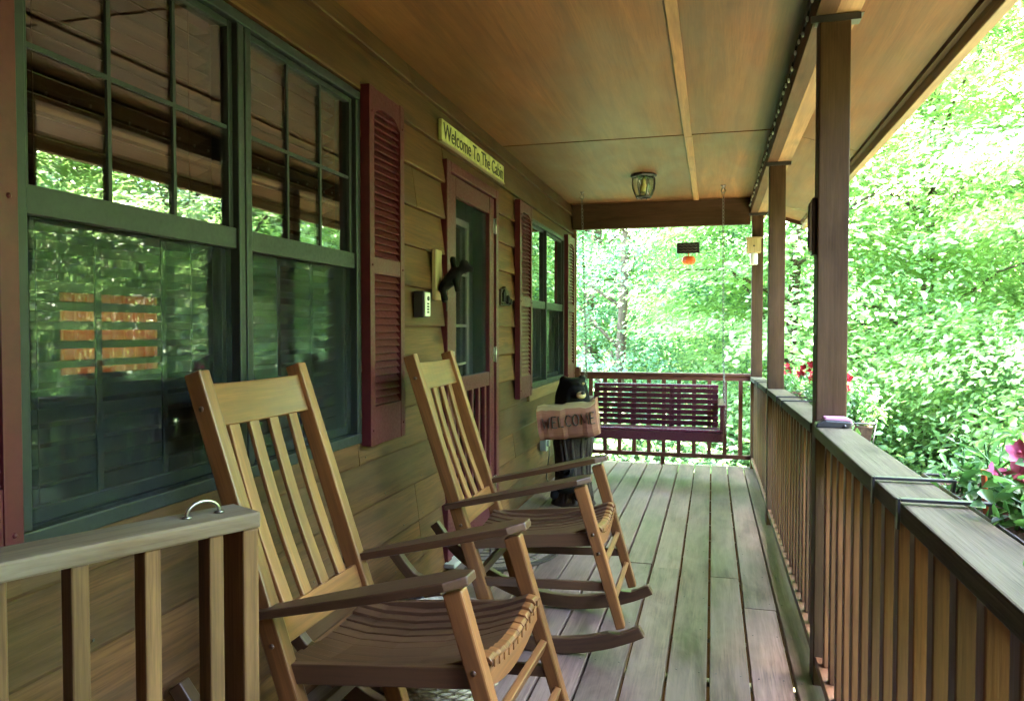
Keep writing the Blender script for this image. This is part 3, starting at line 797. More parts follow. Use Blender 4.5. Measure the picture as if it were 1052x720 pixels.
# ------------------------------------------------------------------ porch swing
sw = thing('porch_swing', 'dark maroon slatted porch swing bench hanging on chains at the far end', 'swing', (-.54, 6.72, fz(6.72)))
X0, X1 = -.545, .625
m = MB()      # backrest: top rail, horizontal slats, uprights
m.bar((X0 + .03, .285, .785), (X1 - .03, .285, .785), .05, .03, mi=1)
for i in range(7):
    z = .745 - .047 * i; m.bar((X0 + .03, .265 - .012 * i, z), (X1 - .03, .265 - .012 * i, z), .016, .041, (0, -.26, 1))
m.build('backrest', [M['maroondark'], M['edgesheen']], sw, .004)
for x in (X0 + .05, -.15, .19, X1 - .06):
    m = MB(); m.bar((x, .20, .40), (x, .295, .775), .045, .022, (0, -1, .2)); m.build('back_upright', M['maroondark'], sw, .003)
m = MB()
for i in range(9): m.bar((X0, -.235 + .053 * i, .452 - .004 * i), (X1, -.235 + .053 * i, .452 - .004 * i), .044, .02, mi=1 if i == 0 else 0)
m.build('seat', [M['maroondark'], M['edgesheen']], sw, .004)
m = MB(); m.bar((X0, -.250, .40), (X1, -.250, .40), .024, .075); m.bar((X0, .19, .385), (X1, .19, .385), .024, .07)
for x in (X0 + .03, X1 - .03): m.bar((x, -.235, .405), (x, .18, .385), .03, .06)
m.build('seat_frame', M['maroondark'], sw, .003)
for s, x in ((-1, X0 + .005), (1, X1 - .005)):
    m = MB(); m.bar((x, -.27, .66), (x, .29, .665), .06, .022); m.build('armrest', M['maroondark'], sw, .004)
    m = MB(); m.bar((x, -.225, .365), (x, -.225, .648), .05, .03, (1, 0, 0)); m.build('arm_post', M['maroondark'], sw, .003)
    # chain: links from the ceiling hook down to the arm, forking to front and back
    m = MB(); cx = x + (.0 if s > 0 else -.055)
    zc = ZC - fz(6.72)
    top = Vector((cx, .02, zc - .06)); fork = Vector((x + .012 * s, .02, 1.02))
    def chain(a, b, step=.030):
        d = b - a; n = int(d.length / step); d.normalize()
        for i in range(n):
            c = a + d * step * (i + .5); o = d.orthogonal().normalized(); o2 = d.cross(o)
            w = o if i % 2 else o2; pts = []
            for k in range(9):
                t = 2 * math.pi * k / 8; pts.append(c + d * (.0205 * math.cos(t)) + w * (.009 * math.sin(t)))
            m.tube(pts, .0024, 5, cap=False)
    chain(top, fork); chain(fork, Vector((x + .034 * s, -.22, .42))); chain(fork, Vector((x + .034 * s, .22, .62)))
    m.build('chain', M['chain'], sw)
    m = MB(); m.lathe([(.022, 0), (.022, -.006), (.008, -.010), (.005, -.03)], (cx, .02, zc - .001), 12)
    m.tube([(cx + .018 * math.cos(t), .02, zc - .045 + .018 * math.sin(t)) for t in [math.pi / 2 + math.pi * 2 * k / 12 for k in range(12)]], .004, 6); m.build('ceiling_hook', M['chain'], sw)

# ------------------------------------------------------------------ welcome bear
be = thing('welcome_bear', 'carved black bear on a stump holding a log that reads WELCOME', 'statue', (-.985, 5.50, fz(5.5) + .0), R(-6))
m = MB()
prof = []
for i in range(15):
    z = .0 + .52 * i / 14; prof.append((.155 - .03 * math.sin(math.pi * z / .52) + (.012 if i == 0 else 0), z))
m.lathe(prof, (0, 0, 0), 22)
# deep bark ridges and a knot
for k in range(16):
    a = 2 * math.pi * k / 16 + rnd.uniform(-.1, .1); rr = .145
    m.tube([(rr * math.cos(a + .1 * math.sin(t * 5)) * (1 - .18 * math.sin(math.pi * t)), rr * math.sin(a + .1 * math.sin(t * 5)) * (1 - .18 * math.sin(math.pi * t)), .02 + .48 * t) for t in [i / 8 for i in range(9)]], [.012] + [.017] * 7 + [.01], 6)
st = m.build('stump', M['bark'], be)
def skin_body(name, verts, edges, radii, mat, parent, sub=2):
    me = bpy.data.meshes.new(name); me.from_pydata(verts, edges, []); me.update()
    o = bpy.data.objects.new(name, me); C.objects.link(o); me.materials.append(mat)
    sk = o.modifiers.new('skin', 'SKIN'); sk.use_smooth_shade = True
    if not me.skin_vertices: me.skin_vertices.new()
    for i, rr in enumerate(radii):
        me.skin_vertices[0].data[i].radius = (rr, rr); me.skin_vertices[0].data[i].use_root = (i == 0)
    ss = o.modifiers.new('sub', 'SUBSURF'); ss.levels = sub; ss.render_levels = sub
    dg = bpy.context.evaluated_depsgraph_get(); me2 = bpy.data.meshes.new_from_object(o.evaluated_get(dg))
    bpy.data.objects.remove(o); me2.name = name
    if not me2.materials: me2.materials.append(mat)
    o = bpy.data.objects.new(name, me2); C.objects.link(o); o.parent = parent
    for p in me2.polygons: p.use_smooth = True
    return o
# body rising out of the stump: torso, neck, head with muzzle, ears, both arms over the log
bv = [(0, .02, .42), (-.01, .02, .60), (-.02, .01, .72), (-.005, -.02, .835), (.05, -.09, .840), (.105, -.135, .825),
      (-.10, -.02, .62), (-.15, -.12, .64), (-.13, -.19, .70), (.10, -.02, .62), (.15, -.12, .62), (.12, -.19, .70),
      (-.075, .0, .905), (-.088, .0, .935), (.06, .01, .912), (.074, .012, .94)]
beg = [(0, 1), (1, 2), (2, 3), (3, 4), (4, 5), (1, 6), (6, 7), (7, 8), (1, 9), (9, 10), (10, 11), (3, 12), (12, 13), (3, 14), (14, 15)]
skin_body('bear_body', bv, beg, [.14, .15, .125, .098, .070, .044, .07, .06, .055, .07, .06, .055, .034, .026, .034, .026], M['blackbear'], be)
m = MB(); m.ball((.100, -.150, .812), (.036, .034, .026), 12, 8, 0); m.ball((.122, -.178, .830), (.016, .015, .013), 8, 6, 1)
m.ball((.030, -.108, .885), .009, 8, 6, 2); m.ball((.094, -.068, .888), .009, 8, 6, 2); m.build('bear_muzzle', [M['muzzle'], M['black'], M['muzzle']], be)
# the half log with carved letters
lg = MB(); K = 16; L0, L1 = -.205, .225; prof = []
for i in range(K + 1):
    a = math.pi * i / K; prof.append((-.165 - .055 * math.sin(a) ** .8, .50 + .125 * (1 - math.cos(a))))
vs, gs, fs = [], [], []; S = 12
for j in range(S + 1):
    x = L0 + (L1 - L0) * j / S; wob = .003 * math.sin(j * 1.1) + .0025 * math.sin(j * 2.3)
    if j == S: wob += .012
    for (yy, zz) in prof + [(-.10, .75), (-.10, .50)]: vs.append((x + rnd.uniform(-.004, .004), yy + wob, zz + wob * (1.5 if zz > .6 else .8))); gs.append((x, yy, zz))
q = len(prof) + 2
for j in range(S):
    for k in range(q): fs.append((j * q + k, (j + 1) * q + k, (j + 1) * q + (k + 1) % q, j * q + (k + 1) % q))
fs += [tuple(range(q)), tuple(S * q + k for k in range(q - 1, -1, -1))]
lg.add(vs, fs, gs, smooth=False)
for i, f in enumerate(lg.f[:-2]):
    k = i % q
    if k >= 12: lg.mi[i] = 1
logo = lg.build('log_sign', [M['logwood'], M['logend']], be, .004)
m = MB()
strokes = {'W': [[(0, 1), (.25, 0), (.5, .72), (.75, 0), (1, 1)]], 'E': [[(1, 1), (.08, 1), (.05, .5), (0, 0), (1, 0)], [(.05, .5), (.8, .52)]], 'L': [[(.08, 1), (0, 0), (1, .03)]],
           'C': [[(1, .85), (.7, 1), (.3, .95), (0, .5), (.3, .05), (.7, 0), (1, .15)]], 'O': [[(.5, 1), (.12, .8), (0, .45), (.2, .08), (.5, 0), (.85, .15), (1, .55), (.85, .88), (.5, 1)]], 'M': [[(0, 0), (.12, 1), (.5, .15), (.88, 1), (1, 0)]]}
xx = -.165
for chh, wdt in zip('WELCOME', (.056, .034, .034, .040, .044, .054, .032)):
    for stl in strokes[chh]:
        pts = [(xx + a * wdt, -.2215 - .004, .587 + b * .078 + (xx + .165) * .03) for a, b in stl]; m.tube(pts, .0042, 6)
    xx += wdt + .0145
m.build('lettering', M['ink'], logo)
tl = Matrix.Translation((.01, -.17, .62)) @ Matrix.Rotation(R(-7), 4, 'Y') @ Matrix.Rotation(R(4), 4, 'Z') @ Matrix.Translation((-.01, .17, -.62))
logo.location = tl.to_translation(); logo.rotation_euler = tl.to_euler()
# a small cub carved at the foot of the stump
cv = [(0, -.15, .10), (.0, -.17, .20), (.01, -.19, .275), (.02, -.235, .27), (-.07, -.18, .16), (-.09, -.2, .06), (.08, -.18, .16), (.10, -.2, .06), (-.035, -.185, .315), (.055, -.185, .315)]
skin_body('bear_cub', cv, [(0, 1), (1, 2), (2, 3), (1, 4), (4, 5), (1, 6), (6, 7), (2, 8), (2, 9)], [.07, .065, .05, .024, .034, .034, .034, .034, .016, .016], M['blackbear'], be)

# ------------------------------------------------------------------ things on the wall
# sign over the door
sg = thing('welcome_sign', 'long pale yellow sign above the door that reads Welcome To The Cabin', 'sign', (XW + .03, 4.215, 2.255))
m = MB(); m.box((-.012, -.585, -.053), (.008, .585, .053)); m.build('board', M['cream'], sg, .003)
m = MB(); m.box((-.008, -.594, -.062), (.0125, .594, -.0535)); m.build('ledge', M['oldwood'], sg, .002)
me = text_mesh('Welcome To The Cabin', .112, .0015, 1.02); me.materials.append(M['ink'])
o = bpy.data.objects.new('lettering', me); C.objects.link(o); o.parent = sg; o.location = (.0088, 0, -.004); o.rotation_euler = (R(90), 0, R(90))
# key lock box
lb = thing('key_lockbox', 'small black and silver key lock box on the siding left of the door', 'lock box', (XW + .012, 3.34, 1.365))
m = MB(); m.box((.001, -.038, -.062), (.052, .038, .062)); m.build('case', M['black'], lb, .006)
m = MB(); m.box((.0525, -.033, -.056), (.060, .033, .056)); fp = m.build('face_plate', M['silver'], lb, .006)
m = MB(); m.lathe([(.011, 0), (.011, .004), (.008, .005)], (0, 0, 0), 14)
for i in range(len(m.v)): x, y, z = m.v[i]; m.v[i] = (.0605 + z, x, y + .028)
m.build('dial', M['black'], lb)
m = MB()
for i in range(4):
    for j in range(2): m.box((.0603, -.012 + .014 * j, -.04 + .013 * i), (.0622, -.003 + .014 * j, -.032 + .013 * i))
m.build('keypad', M['black'], lb)
# bear on a weathered plank
bp_ = thing('bear_hook', 'black bear figure climbing out from a weathered upright plank beside the door', 'wall ornament', (XW + .014, 3.585, 1.52))
m = MB(); m.box((.0, -.045, -.125), (.022, .045, .125)); m.build('plank', M['oldwood'], bp_, .004)
bv = [(.040, .0, -.045), (.070, .01, -.025), (.100, .02, .0), (.122, .026, .018), (.146, .03, .036), (.170, .033, .033), (.194, .036, .022),
      (.080, .055, .045), (.070, .065, .098), (.118, -.015, -.050), (.132, -.022, -.090), (.030, .035, -.090), (.040, .045, -.140), (.055, -.030, -.090), (.072, -.038, -.135), (.142, .062, .074), (.146, .002, .076)]
skin_body('bear_body', bv, [(0, 1), (1, 2), (2, 3), (3, 4), (4, 5), (5, 6), (2, 7), (7, 8), (2, 9), (9, 10), (0, 11), (11, 12), (0, 13), (13, 14), (4, 15), (4, 16)], [.034, .036, .030, .020, .029, .020, .014, .013, .019, .013, .018, .015, .019, .015, .019, .011, .011], M['blackbear'], bp_)
m = MB(); m.tube([(.022, .03, -.03), (.05, .03, -.055), (.052, .03, -.18)], .003, 6); m.build('hook', M['black'], bp_)
# cast plaque right of the door
pq = thing('wall_plaque', 'small dark cast plaque shaped like a cottage right of the door', 'plaque', (XW + .014, 4.86, 1.46))
m = MB(); m.extr([(-.115, -.055), (.115, -.055), (.12, .0), (.07, .05), (.03, .05), (.0, .072), (-.05, .05), (-.11, .05)], 0, 0, .02); m.build('plate', M['bark'], pq, .003)
m = MB()
m.extr([(-.09, -.03), (-.02, -.03), (-.02, .025), (-.055, .05), (-.09, .025)], 0, .02, .032); m.ball((.03, .02, -.015), (.016, .03, .03), 10, 6); m.ball((.03, .085, -.025), (.014, .025, .022), 10, 6)
m.box((.0203, -.10, -.05), (.026, .11, -.042))
m.build('relief', M['blackbear'], pq, .002)
# outlet with a cord
ol = thing('outlet_box', 'grey weatherproof outlet box low on the siding beside the bear', 'outlet', (XW + .014, 6.02, .33))
m = MB(); m.box((0, -.04, -.065), (.045, .04, .065)); m.build('box', M['greybox'], ol, .005)
m = MB(); m.box((.0455, -.045, -.07), (.052, .045, .07)); m.box((.052, -.02, -.03), (.075, .02, .02)); m.build('cover', M['greybox'], ol, .004)
m = MB(); m.tube([(.07, 0, -.03), (.07, .0, -.1), (.055, .01, -.2), (.04, .03, -.3), (.05, .08, -.345), (.09, .2, -.352)], .005, 8); m.build('cord', M['black'], ol)

# ------------------------------------------------------------------ lantern on the ceiling
la = thing('ceiling_lantern', 'small black caged flush lantern with clear glass on the porch ceiling', 'lantern', (-.535, 6.10, ZC))
m = MB(); m.lathe([(.098, -.001), (.104, -.012), (.10, -.022), (.088, -.026)], (0, 0, 0), 8, smooth=False); m.build('canopy', M['black'], la, .002)
m = MB(); rib = [(.090, -.026), (.093, -.07), (.088, -.115), (.072, -.155), (.058, -.178)]
for k in range(8):
    a = 2 * math.pi * (k + .5) / 8; m.tube([(q * math.cos(a), q * math.sin(a), z) for q, z in rib] + [(.052 * math.cos(a), .052 * math.sin(a), -.190)], .0048, 6)
m.lathe([(.061, -.172), (.064, -.178), (.060, -.184), (.053, -.184), (.053, -.172)], (0, 0, 0), 16)
m.build('cage', M['black'], la)
m = MB(); m.lathe([(.083, -.027), (.086, -.07), (.081, -.115), (.066, -.153), (.050, -.176), (.047, -.176), (.063, -.150), (.078, -.113), (.083, -.07), (.080, -.027)], (0, 0, 0), 16); m.build('lamp_glass', M['lampglass'], la)
m = MB(); m.lathe([(.012, -.026), (.018, -.06), (.018, -.075), (.027, -.095), (.03, -.115), (.024, -.138), (.008, -.15)], (0, 0, 0), 14); m.build('bulb', M['amber'], la)

# string lights along the inner face of the beam
sl = MB(); pts = []
for i in range(0, 186):
    y = -.88 + i * .0445; pts.append((.3305 - .004 * abs(math.sin(i * 1.1)), y, 2.405 + .012 * math.sin(i * .55) - .012 * abs(math.sin(i * .17))))
sl.tube(pts, .0035, 5)
for i in range(2, 186, 3):
    x, y, z = pts[i]; sl.tube([(x - .003, y, z), (x - .006, y, z - .018)], .005, 6, 0); sl.ball((x - .007, y, z - .028), (.006, .006, .011), 8, 6, 1)
o = sl.build('string_lights', [M['black'], M['bulb']]); tag(o, 'string of tiny clear bulbs on black wire along the inner face of the beam', 'string lights')

# thermometer on the first post, bee trap on the corner post
th = thing('thermometer', 'narrow grey wall thermometer fixed to the inner side of the nearest post', 'thermometer', (.3495, 2.885, 1.61))
m = MB(); m.box((-.014, -.03, -.10), (-.001, .03, .10)); m.build('back_plate', M['black'], th, .003)
m = MB(); m.box((-.021, -.026, -.085), (-.0145, .026, .085)); m.tube([(-.023, 0, -.07), (-.023, 0, .075)], .003, 8); m.build('scale', M['greybox'], th, .002)
bt = thing('bee_trap', 'pale wooden bee trap with a clear jar below on the corner post', 'bee trap', (.362, 7.345, 1.98))
m = MB(); m.box((-.062, -.05, -.03), (.062, .062, .10)); m.box((-.07, -.058, .1003), (.07, .063, .112)); m.build('block', M['oldwood'], bt, .003)
m = MB(); m.lathe([(.034, -.031), (.036, -.04), (.036, -.13), (.030, -.14)], (0, 0, 0), 14); m.build('jar', M['plastic'], bt)
m = MB(); m.tube([(0, -.0505, .03), (0, -.052, .03)], .008, 10); m.build('entry_hole', M['black'], bt)

# small hanging sign with an orange pumpkin-like pendant
hs = thing('hanging_sign', 'small black hanging sign with an orange pendant below, in the far opening', 'sign', (-.235, 7.60, 2.03))
m = MB(); m.box((-.108, -.008, -.045), (.108, .008, .060)); m.build('board', M['black'], hs, .004)
m = MB()
for i in range(3): m.tube([(-.085, -.0095, .035 - .028 * i)] + [(-.085 + .17 * t / 12, -.0095, .035 - .028 * i + .006 * math.sin(t * 2.1 + i)) for t in range(1, 13)], .0022, 5)
m.build('scrollwork', M['metal'], hs)
m = MB()
for k in range(7):
    a = 2 * math.pi * k / 7; m.ball((.004 + .03 * math.cos(a), .02 * math.sin(a), -.112), (.036, .028, .042), 10, 8)
m.tube([(.004, 0, -.075), (.006, 0, -.045)], .006, 6); m.build('pendant', M['orange'], hs)
m = MB()
for x in (-.09, .09): m.tube([(x, 0, .06), (x * .6, 0, .36)], .0016, 5)
m.build('wire', M['black'], hs)

# gadget lying on the railing cap against the post
gd = thing('handheld_gadget', 'small black and pale pink gadget lying on the cap beside the nearest post', 'gadget', (.402, 2.775, capz(2.775)), R(4))
m = MB(); m.extr([(-.062, .0), (.046, .0), (.056, .008), (.05, .022), (-.03, .026), (-.058, .014)], 1, -.022, .026); m.build('body', M['black'], gd, .004)
m = MB(); m.extr([(-.035, .0265), (.046, .0225), (.055, .012), (.058, .016), (.052, .030), (.04, .035), (-.03, .036)], 1, -.019, .03); m.build('shell', M['palepink'], gd, .003)
m = MB(); m.tube([(.052, .01, .006), (.068, .02, .006), (.07, .034, .005), (.05, .038, .004)], .004, 6); m.ball((.03, -.026, .007), .006, 8, 6); m.build('strap', M['black'], gd)

# ------------------------------------------------------------------ mat, basket
mt = MB()
def halfmat(m, rx, ry, z, mi, n=28):
    vs = [(0, -ry, z - .010), (0, ry, z - .010)]
    top = [(rx * math.sin(a), -ry * math.cos(a)) for a in [math.pi * i / n for i in range(n + 1)]]
    m.extr(top, 2, z - .010, z, mi)
halfmat(mt, .42, .50, .013, 1); halfmat(mt, .385, .465, .0165, 0)
for k in range(1, 7):
    q = k / 7
    mt.tube([(.385 * q * math.sin(a), -.465 * q * math.cos(a), .0175) for a in [math.pi * i / 24 for i in range(25)]], .0045, 5, 1)
for k in range(1, 9):
    a = math.pi * k / 9; mt.tube([(.05 * math.sin(a), -.06 * math.cos(a), .0178), (.37 * math.sin(a), -.45 * math.cos(a), .0178)], .004, 5, 1)
o = mt.build('doormat', [M['matt'], M['matdark']], loc=(0, 0, 0)); o.location = (-1.24, 4.20, fz(4.2) + .003); o.rotation_euler = (R(-.7), 0, 0)
tag(o, 'half-round brown ribbed doormat on the deck before the screen door', 'doormat')

bk = thing('wicker_basket', 'low grey wicker basket heaped with pale stones between the rocking chairs', 'basket', (-.93, 2.52, .002), R(12))
m = MB()
for lv in range(13):
    z = .008 + .0135 * lv; rx, ry = .20 + .045 * lv / 12, .25 + .05 * lv / 12; pts = []
    for i in range(49):
        a = 2 * math.pi * i / 48; w = .006 * (1 if (i + lv) % 2 else -1); pts.append(((rx + w) * math.cos(a), (ry + w) * math.sin(a), z))
    m.tube(pts, .0068, 6)
for i in range(24):
    a = 2 * math.pi * (i + .5) / 24; m.tube([(.20 * math.cos(a), .25 * math.sin(a), .0), (.245 * math.cos(a), .30 * math.sin(a), .175)], .005, 5)
m.tube([(.25 * math.cos(2 * math.pi * i / 40), .305 * math.sin(2 * math.pi * i / 40), .182) for i in range(41)], .011, 8)
m.lathe([(.19, .0), (.19, .012)], (0, 0, 0), 20); m.build('weave', M['wicker'], bk)
o = MB()
for i in range(70):
    a = rnd.uniform(0, 6.28); q = math.sqrt(rnd.random()); s = rnd.uniform(.022, .045)
    o.ball((.2 * q * math.cos(a), .25 * q * math.sin(a), .14 + .06 * (1 - q) + rnd.uniform(-.02, .02)), (s * rnd.uniform(.9, 1.5), s * rnd.uniform(.8, 1.2), s * rnd.uniform(.5, .8)), 9, 6, 0, Euler((rnd.uniform(-.6, .6), rnd.uniform(-.6, .6), rnd.uniform(0, 6))).to_matrix(), .06)
o.lathe([(.19, .10), (.21, .13), (.12, .17), (.01, .19)], (0, 0, 0), 18, 0)
o = o.build('stones', M['pebble']); o.location = bk.location; o.rotation_euler = bk.rotation_euler
tag(o, 'heap of pale grey stones filling the wicker basket', 'stones')
# folded blue-grey rug against the wall
rg = MB(); vs, fs, n = [], [], 22
for j in range(n + 1):
    for i in range(n + 1):
        u, v = i / n, j / n; e = min(u, 1 - u, v, 1 - v); h = .085 * min(1, e * 6) ** .5
        vs.append((-1.335 + .20 * u + .01 * math.sin(v * 9), 2.78 + .5 * v, .004 + h * (1 + .18 * math.sin(u * 9 + v * 14) + .12 * math.sin(v * 31 + u * 17)) + rnd.uniform(0, .005)))
fs = [(j * (n + 1) + i, j * (n + 1) + i + 1, (j + 1) * (n + 1) + i + 1, (j + 1) * (n + 1) + i) for j in range(n) for i in range(n)]
rg.add(vs, fs, smooth=True); o = rg.build('rug', M['bluegrey']); tag(o, 'blue grey speckled shaggy rug bunched on the deck against the wall', 'rug')

# ------------------------------------------------------------------ leaves
RNG = np.random.default_rng(5)
def leaf_object(name, cen, size, mat, parent=None, up=.75, out=None, droop=.25, wide=.58, tint=None):
    """one folded leaf of two faces at every point of cen"""
    n = len(cen); nr = RNG.normal(size=(n, 3)) * (1 - up) + np.array([0, 0, 1.0]) * up
    if out is not None: nr += out * .35
    nr /= np.linalg.norm(nr, axis=1, keepdims=True)
    d = RNG.normal(size=(n, 3)); d[:, 2] -= droop
    if out is not None: d += out * .8
    d -= nr * (d * nr).sum(1, keepdims=True); d /= np.linalg.norm(d, axis=1, keepdims=True) + 1e-9
    s = np.cross(nr, d); L = (size * np.clip(RNG.lognormal(-.05, .28, n), .45, 1.6))[:, None]; W = L * wide
    P = np.stack([cen - d * L * .5, cen + d * L * -.12 + s * W * .5 + nr * L * .10, cen + d * L * .25 + s * W * .36 + nr * L * .06, cen + d * L * .55 - nr * L * .08,
                  cen + d * L * .25 - s * W * .36 + nr * L * .06, cen + d * L * -.12 - s * W * .5 + nr * L * .10], 1)
    V = P.reshape(-1, 3); idx = np.arange(n)[:, None] * 6
    F = np.concatenate([idx + np.array([[0, 1, 2, 3]]), idx + np.array([[0, 3, 4, 5]])], 1).reshape(-1)
    me = bpy.data.meshes.new(name); me.vertices.add(len(V)); me.vertices.foreach_set('co', V.astype('f').ravel())
    me.loops.add(len(F)); me.loops.foreach_set('vertex_index', F.astype('i'))
    me.polygons.add(len(F) // 4); me.polygons.foreach_set('loop_start', np.arange(0, len(F), 4, dtype='i'))
    me.update(calc_edges=True); me.materials.append(mat)
    t = RNG.uniform(0, 1, n) if tint is None else np.clip(tint + RNG.normal(size=n) * .16, 0, 1)
    a = me.attributes.new('tint', 'FLOAT', 'POINT'); a.data.foreach_set('value', np.repeat(t, 6).astype('f'))
    o = bpy.data.objects.new(name, me); C.objects.link(o)
    if parent: o.parent = parent
    return o
def crown_points(R_, z0, z1, nclump, per, flat=.3, cr=.8, hollow=.35):
    cs = []
    for k in range(nclump):
        t = RNG.uniform(0, 1); z = z0 + (z1 - z0) * t
        rr = R_ * (math.sin(math.pi * min(1, .12 + .86 * t)) ** .7) * (hollow + (1 - hollow) * math.sqrt(RNG.uniform(0, 1)))
        a = RNG.uniform(0, 2 * math.pi); cs.append((rr * math.cos(a), rr * math.sin(a), z))
    cs = np.array(cs); pts, outs, tn = [], [], []
    for c in cs:
        r_ = cr * RNG.uniform(.6, 1.3); k = int(per * RNG.uniform(.6, 1.4))
        q = RNG.normal(size=(k, 3)) * np.array([r_ * .5, r_ * .5, r_ * flat * .5])
        o = np.array([c[0], c[1], 0]); o = o / (np.linalg.norm(o) + 1e-6)
        q[:, 2] -= .25 * np.maximum(0, q @ o)          # sprays hang down towards their outer ends
        pts.append(c + q); outs.append(np.repeat(o[None], k, 0)); tn.append(np.full(k, RNG.uniform(.15, .85)))
    return cs, np.concatenate(pts), np.concatenate(outs), np.concatenate(tn)
def trunk_mb(h, r0, cs, lean=(0, 0), nl=22):
    m = MB(); pts = []
    for i in range(9):
        t = i / 8; pts.append((lean[0] * t * t + .12 * math.sin(3 * t + lean[1]), lean[1] * t * t + .1 * math.sin(2.3 * t), h * t))
    m.tube(pts, [r0 * (1.25 if i == 0 else 1) * (1 - .085 * i) for i in range(9)], 10)
    for c in cs[::max(1, len(cs) // nl)]:
        zt = max(.8, min(h * .9, c[2] - RNG.uniform(.5, 1.8))); t = zt / h
        a = Vector((lean[0] * t * t, lean[1] * t * t, zt)); b = Vector(c)
        mid = (a + b) / 2 + Vector((0, 0, .25))
        m.tube([a, mid, b], [r0 * .32, r0 * .2, r0 * .06], 6)
    return m
def tree(label, x, y, h, R_, z0, nclump, per, size, leafm, barkm, lean=(0, 0), r0=.14, up=.75, cr=.8, group='trees around the porch', name='broadleaf_tree', wide=.58, fine=3.4):
    zg = zat(x, y) - .1
    t = thing(name, label, 'tree', (x, y, zg), 0, group)
    per = int(per * fine); size *= 1.0 / math.sqrt(fine) * .86
    cs, p, o, tn = crown_points(R_, z0, h, nclump, per, cr=cr)
    sh = np.array([lean[0], lean[1], 0]) * .8; p = p + sh; cs = cs + sh
    leaf_object('crown', p, size, leafm, t, up, o, tint=tn, wide=wide)
    trunk_mb(h * .92, r0, cs, lean).build('trunk', barkm, t)
    return t

# trees that stand out, from the far opening round to the right
tree('dark green dense tree seen through the left of the far opening', -1.9, 15.5, 11.0, 3.3, .3, 330, 75, .17, M['leaf_dark'], M['trunk'], (.3, -.3), .13)
tree('pale yellow green tree with sprays reaching into the middle of the far opening', 1.15, 13.2, 9.5, 2.3, .4, 210, 80, .19, M['leaf_pale'], M['trunk'], (.25, -.5), .12, .8, .8)
tree('mid green tree rising right behind the corner post', 3.2, 13.4, 10.5, 2.6, .3, 240, 75, .17, M['leaf_mid'], M['trunk'], (.1, -.3), .12)
tree('tall tree with a pale straight trunk just right of the nearest post', 4.3, 18.0, 15.0, 3.4, 1.2, 300, 70, .19, M['leaf_mid'], M['paletrunk'], (.2, 0), .17)
tree('yellow green tree filling the view above the nearest flower box', 5.1, 11.2, 9.5, 2.9, .3, 260, 80, .17, M['leaf_pale'], M['trunk'], (-.2, -.2), .13)
tree('broad mid green tree at the right edge of the view', 7.4, 12.6, 12.5, 3.5, .5, 300, 75, .17, M['leaf_mid'], M['trunk'], (0, 0), .16)
tree('slim tree with dark trunk standing behind the yellow green one on the right', 7.0, 18.5, 14.0, 3.2, 1.0, 260, 70, .2, M['leaf_pale'], M['trunk'], (.3, .2), .16)
tree('tall pale green tree far behind the corner post', 1.6, 21.5, 15.5, 3.8, 1.0, 280, 70, .22, M['leaf_pale'], M['trunk'], (0, 0), .17)
tree('deep green tree far behind the swing', -3.6, 22.0, 15.0, 4.2, .6, 300, 70, .23, M['leaf_dark'], M['trunk'], (0, 0), .17)
# trees beside and behind the camera, which the windows mirror
tree('mid green tree across from the windows, mirrored in the glass', 8.8, 7.6, 10.5, 3.3, .4, 260, 70, .18, M['leaf_mid'], M['trunk'], (0, 0), .15, fine=1.3)
tree('pale trunked tree across from the windows, mirrored in the glass', 7.6, 3.6, 10.0, 3.0, .8, 220, 70, .18, M['leaf_pale'], M['paletrunk'], (.2, .2), .14, fine=1.3)


# the wood all round: one mass of leaves with trunks in it
def forest():
    P, O, T = [], [], []; tm = MB()
    spots = []
    def ring(a0, a1, n, r0, r1):
        for i in range(n):
            a = R(a0 + (a1 - a0) * (i + RNG.uniform(.1, .9)) / n); r_ = RNG.uniform(r0, r1); spots.append((r_ * math.sin(a), 2 + r_ * math.cos(a), r_))
    ring(-30, 75, 16, 22, 29); ring(-40, 80, 16, 30, 42); ring(75, 190, 14, 15, 24); ring(78, 200, 12, 24, 36)
    for (x, y, r_) in spots:
        h = RNG.uniform(13, 18) if r_ > 24 else RNG.uniform(10, 14); zg = zat(x, y) - .2
        cs, p, o, tn = crown_points(RNG.uniform(3.2, 4.4), .2, h, 110, 80, cr=1.25)
        off = np.array([x, y, zg]); P.append(p + off); O.append(o); T.append(tn)
        tm.tube([(x, y, zg), (x + .2, y, zg + h * .5), (x + .1, y + .2, zg + h * .9)], [.2, .14, .05], 7)
    o = leaf_object('forest', np.concatenate(P), .30, M['leaf_mid'], None, .7, np.concatenate(O), tint=np.concatenate(T))
    tag(o, kind='stuff'); o['label'] = 'deciduous wood closing the view all round the cabin'; 
    t = tm.build('forest_trunks', M['trunk']); tag(t, kind='stuff'); t['label'] = 'trunks standing in the surrounding wood'
forest()
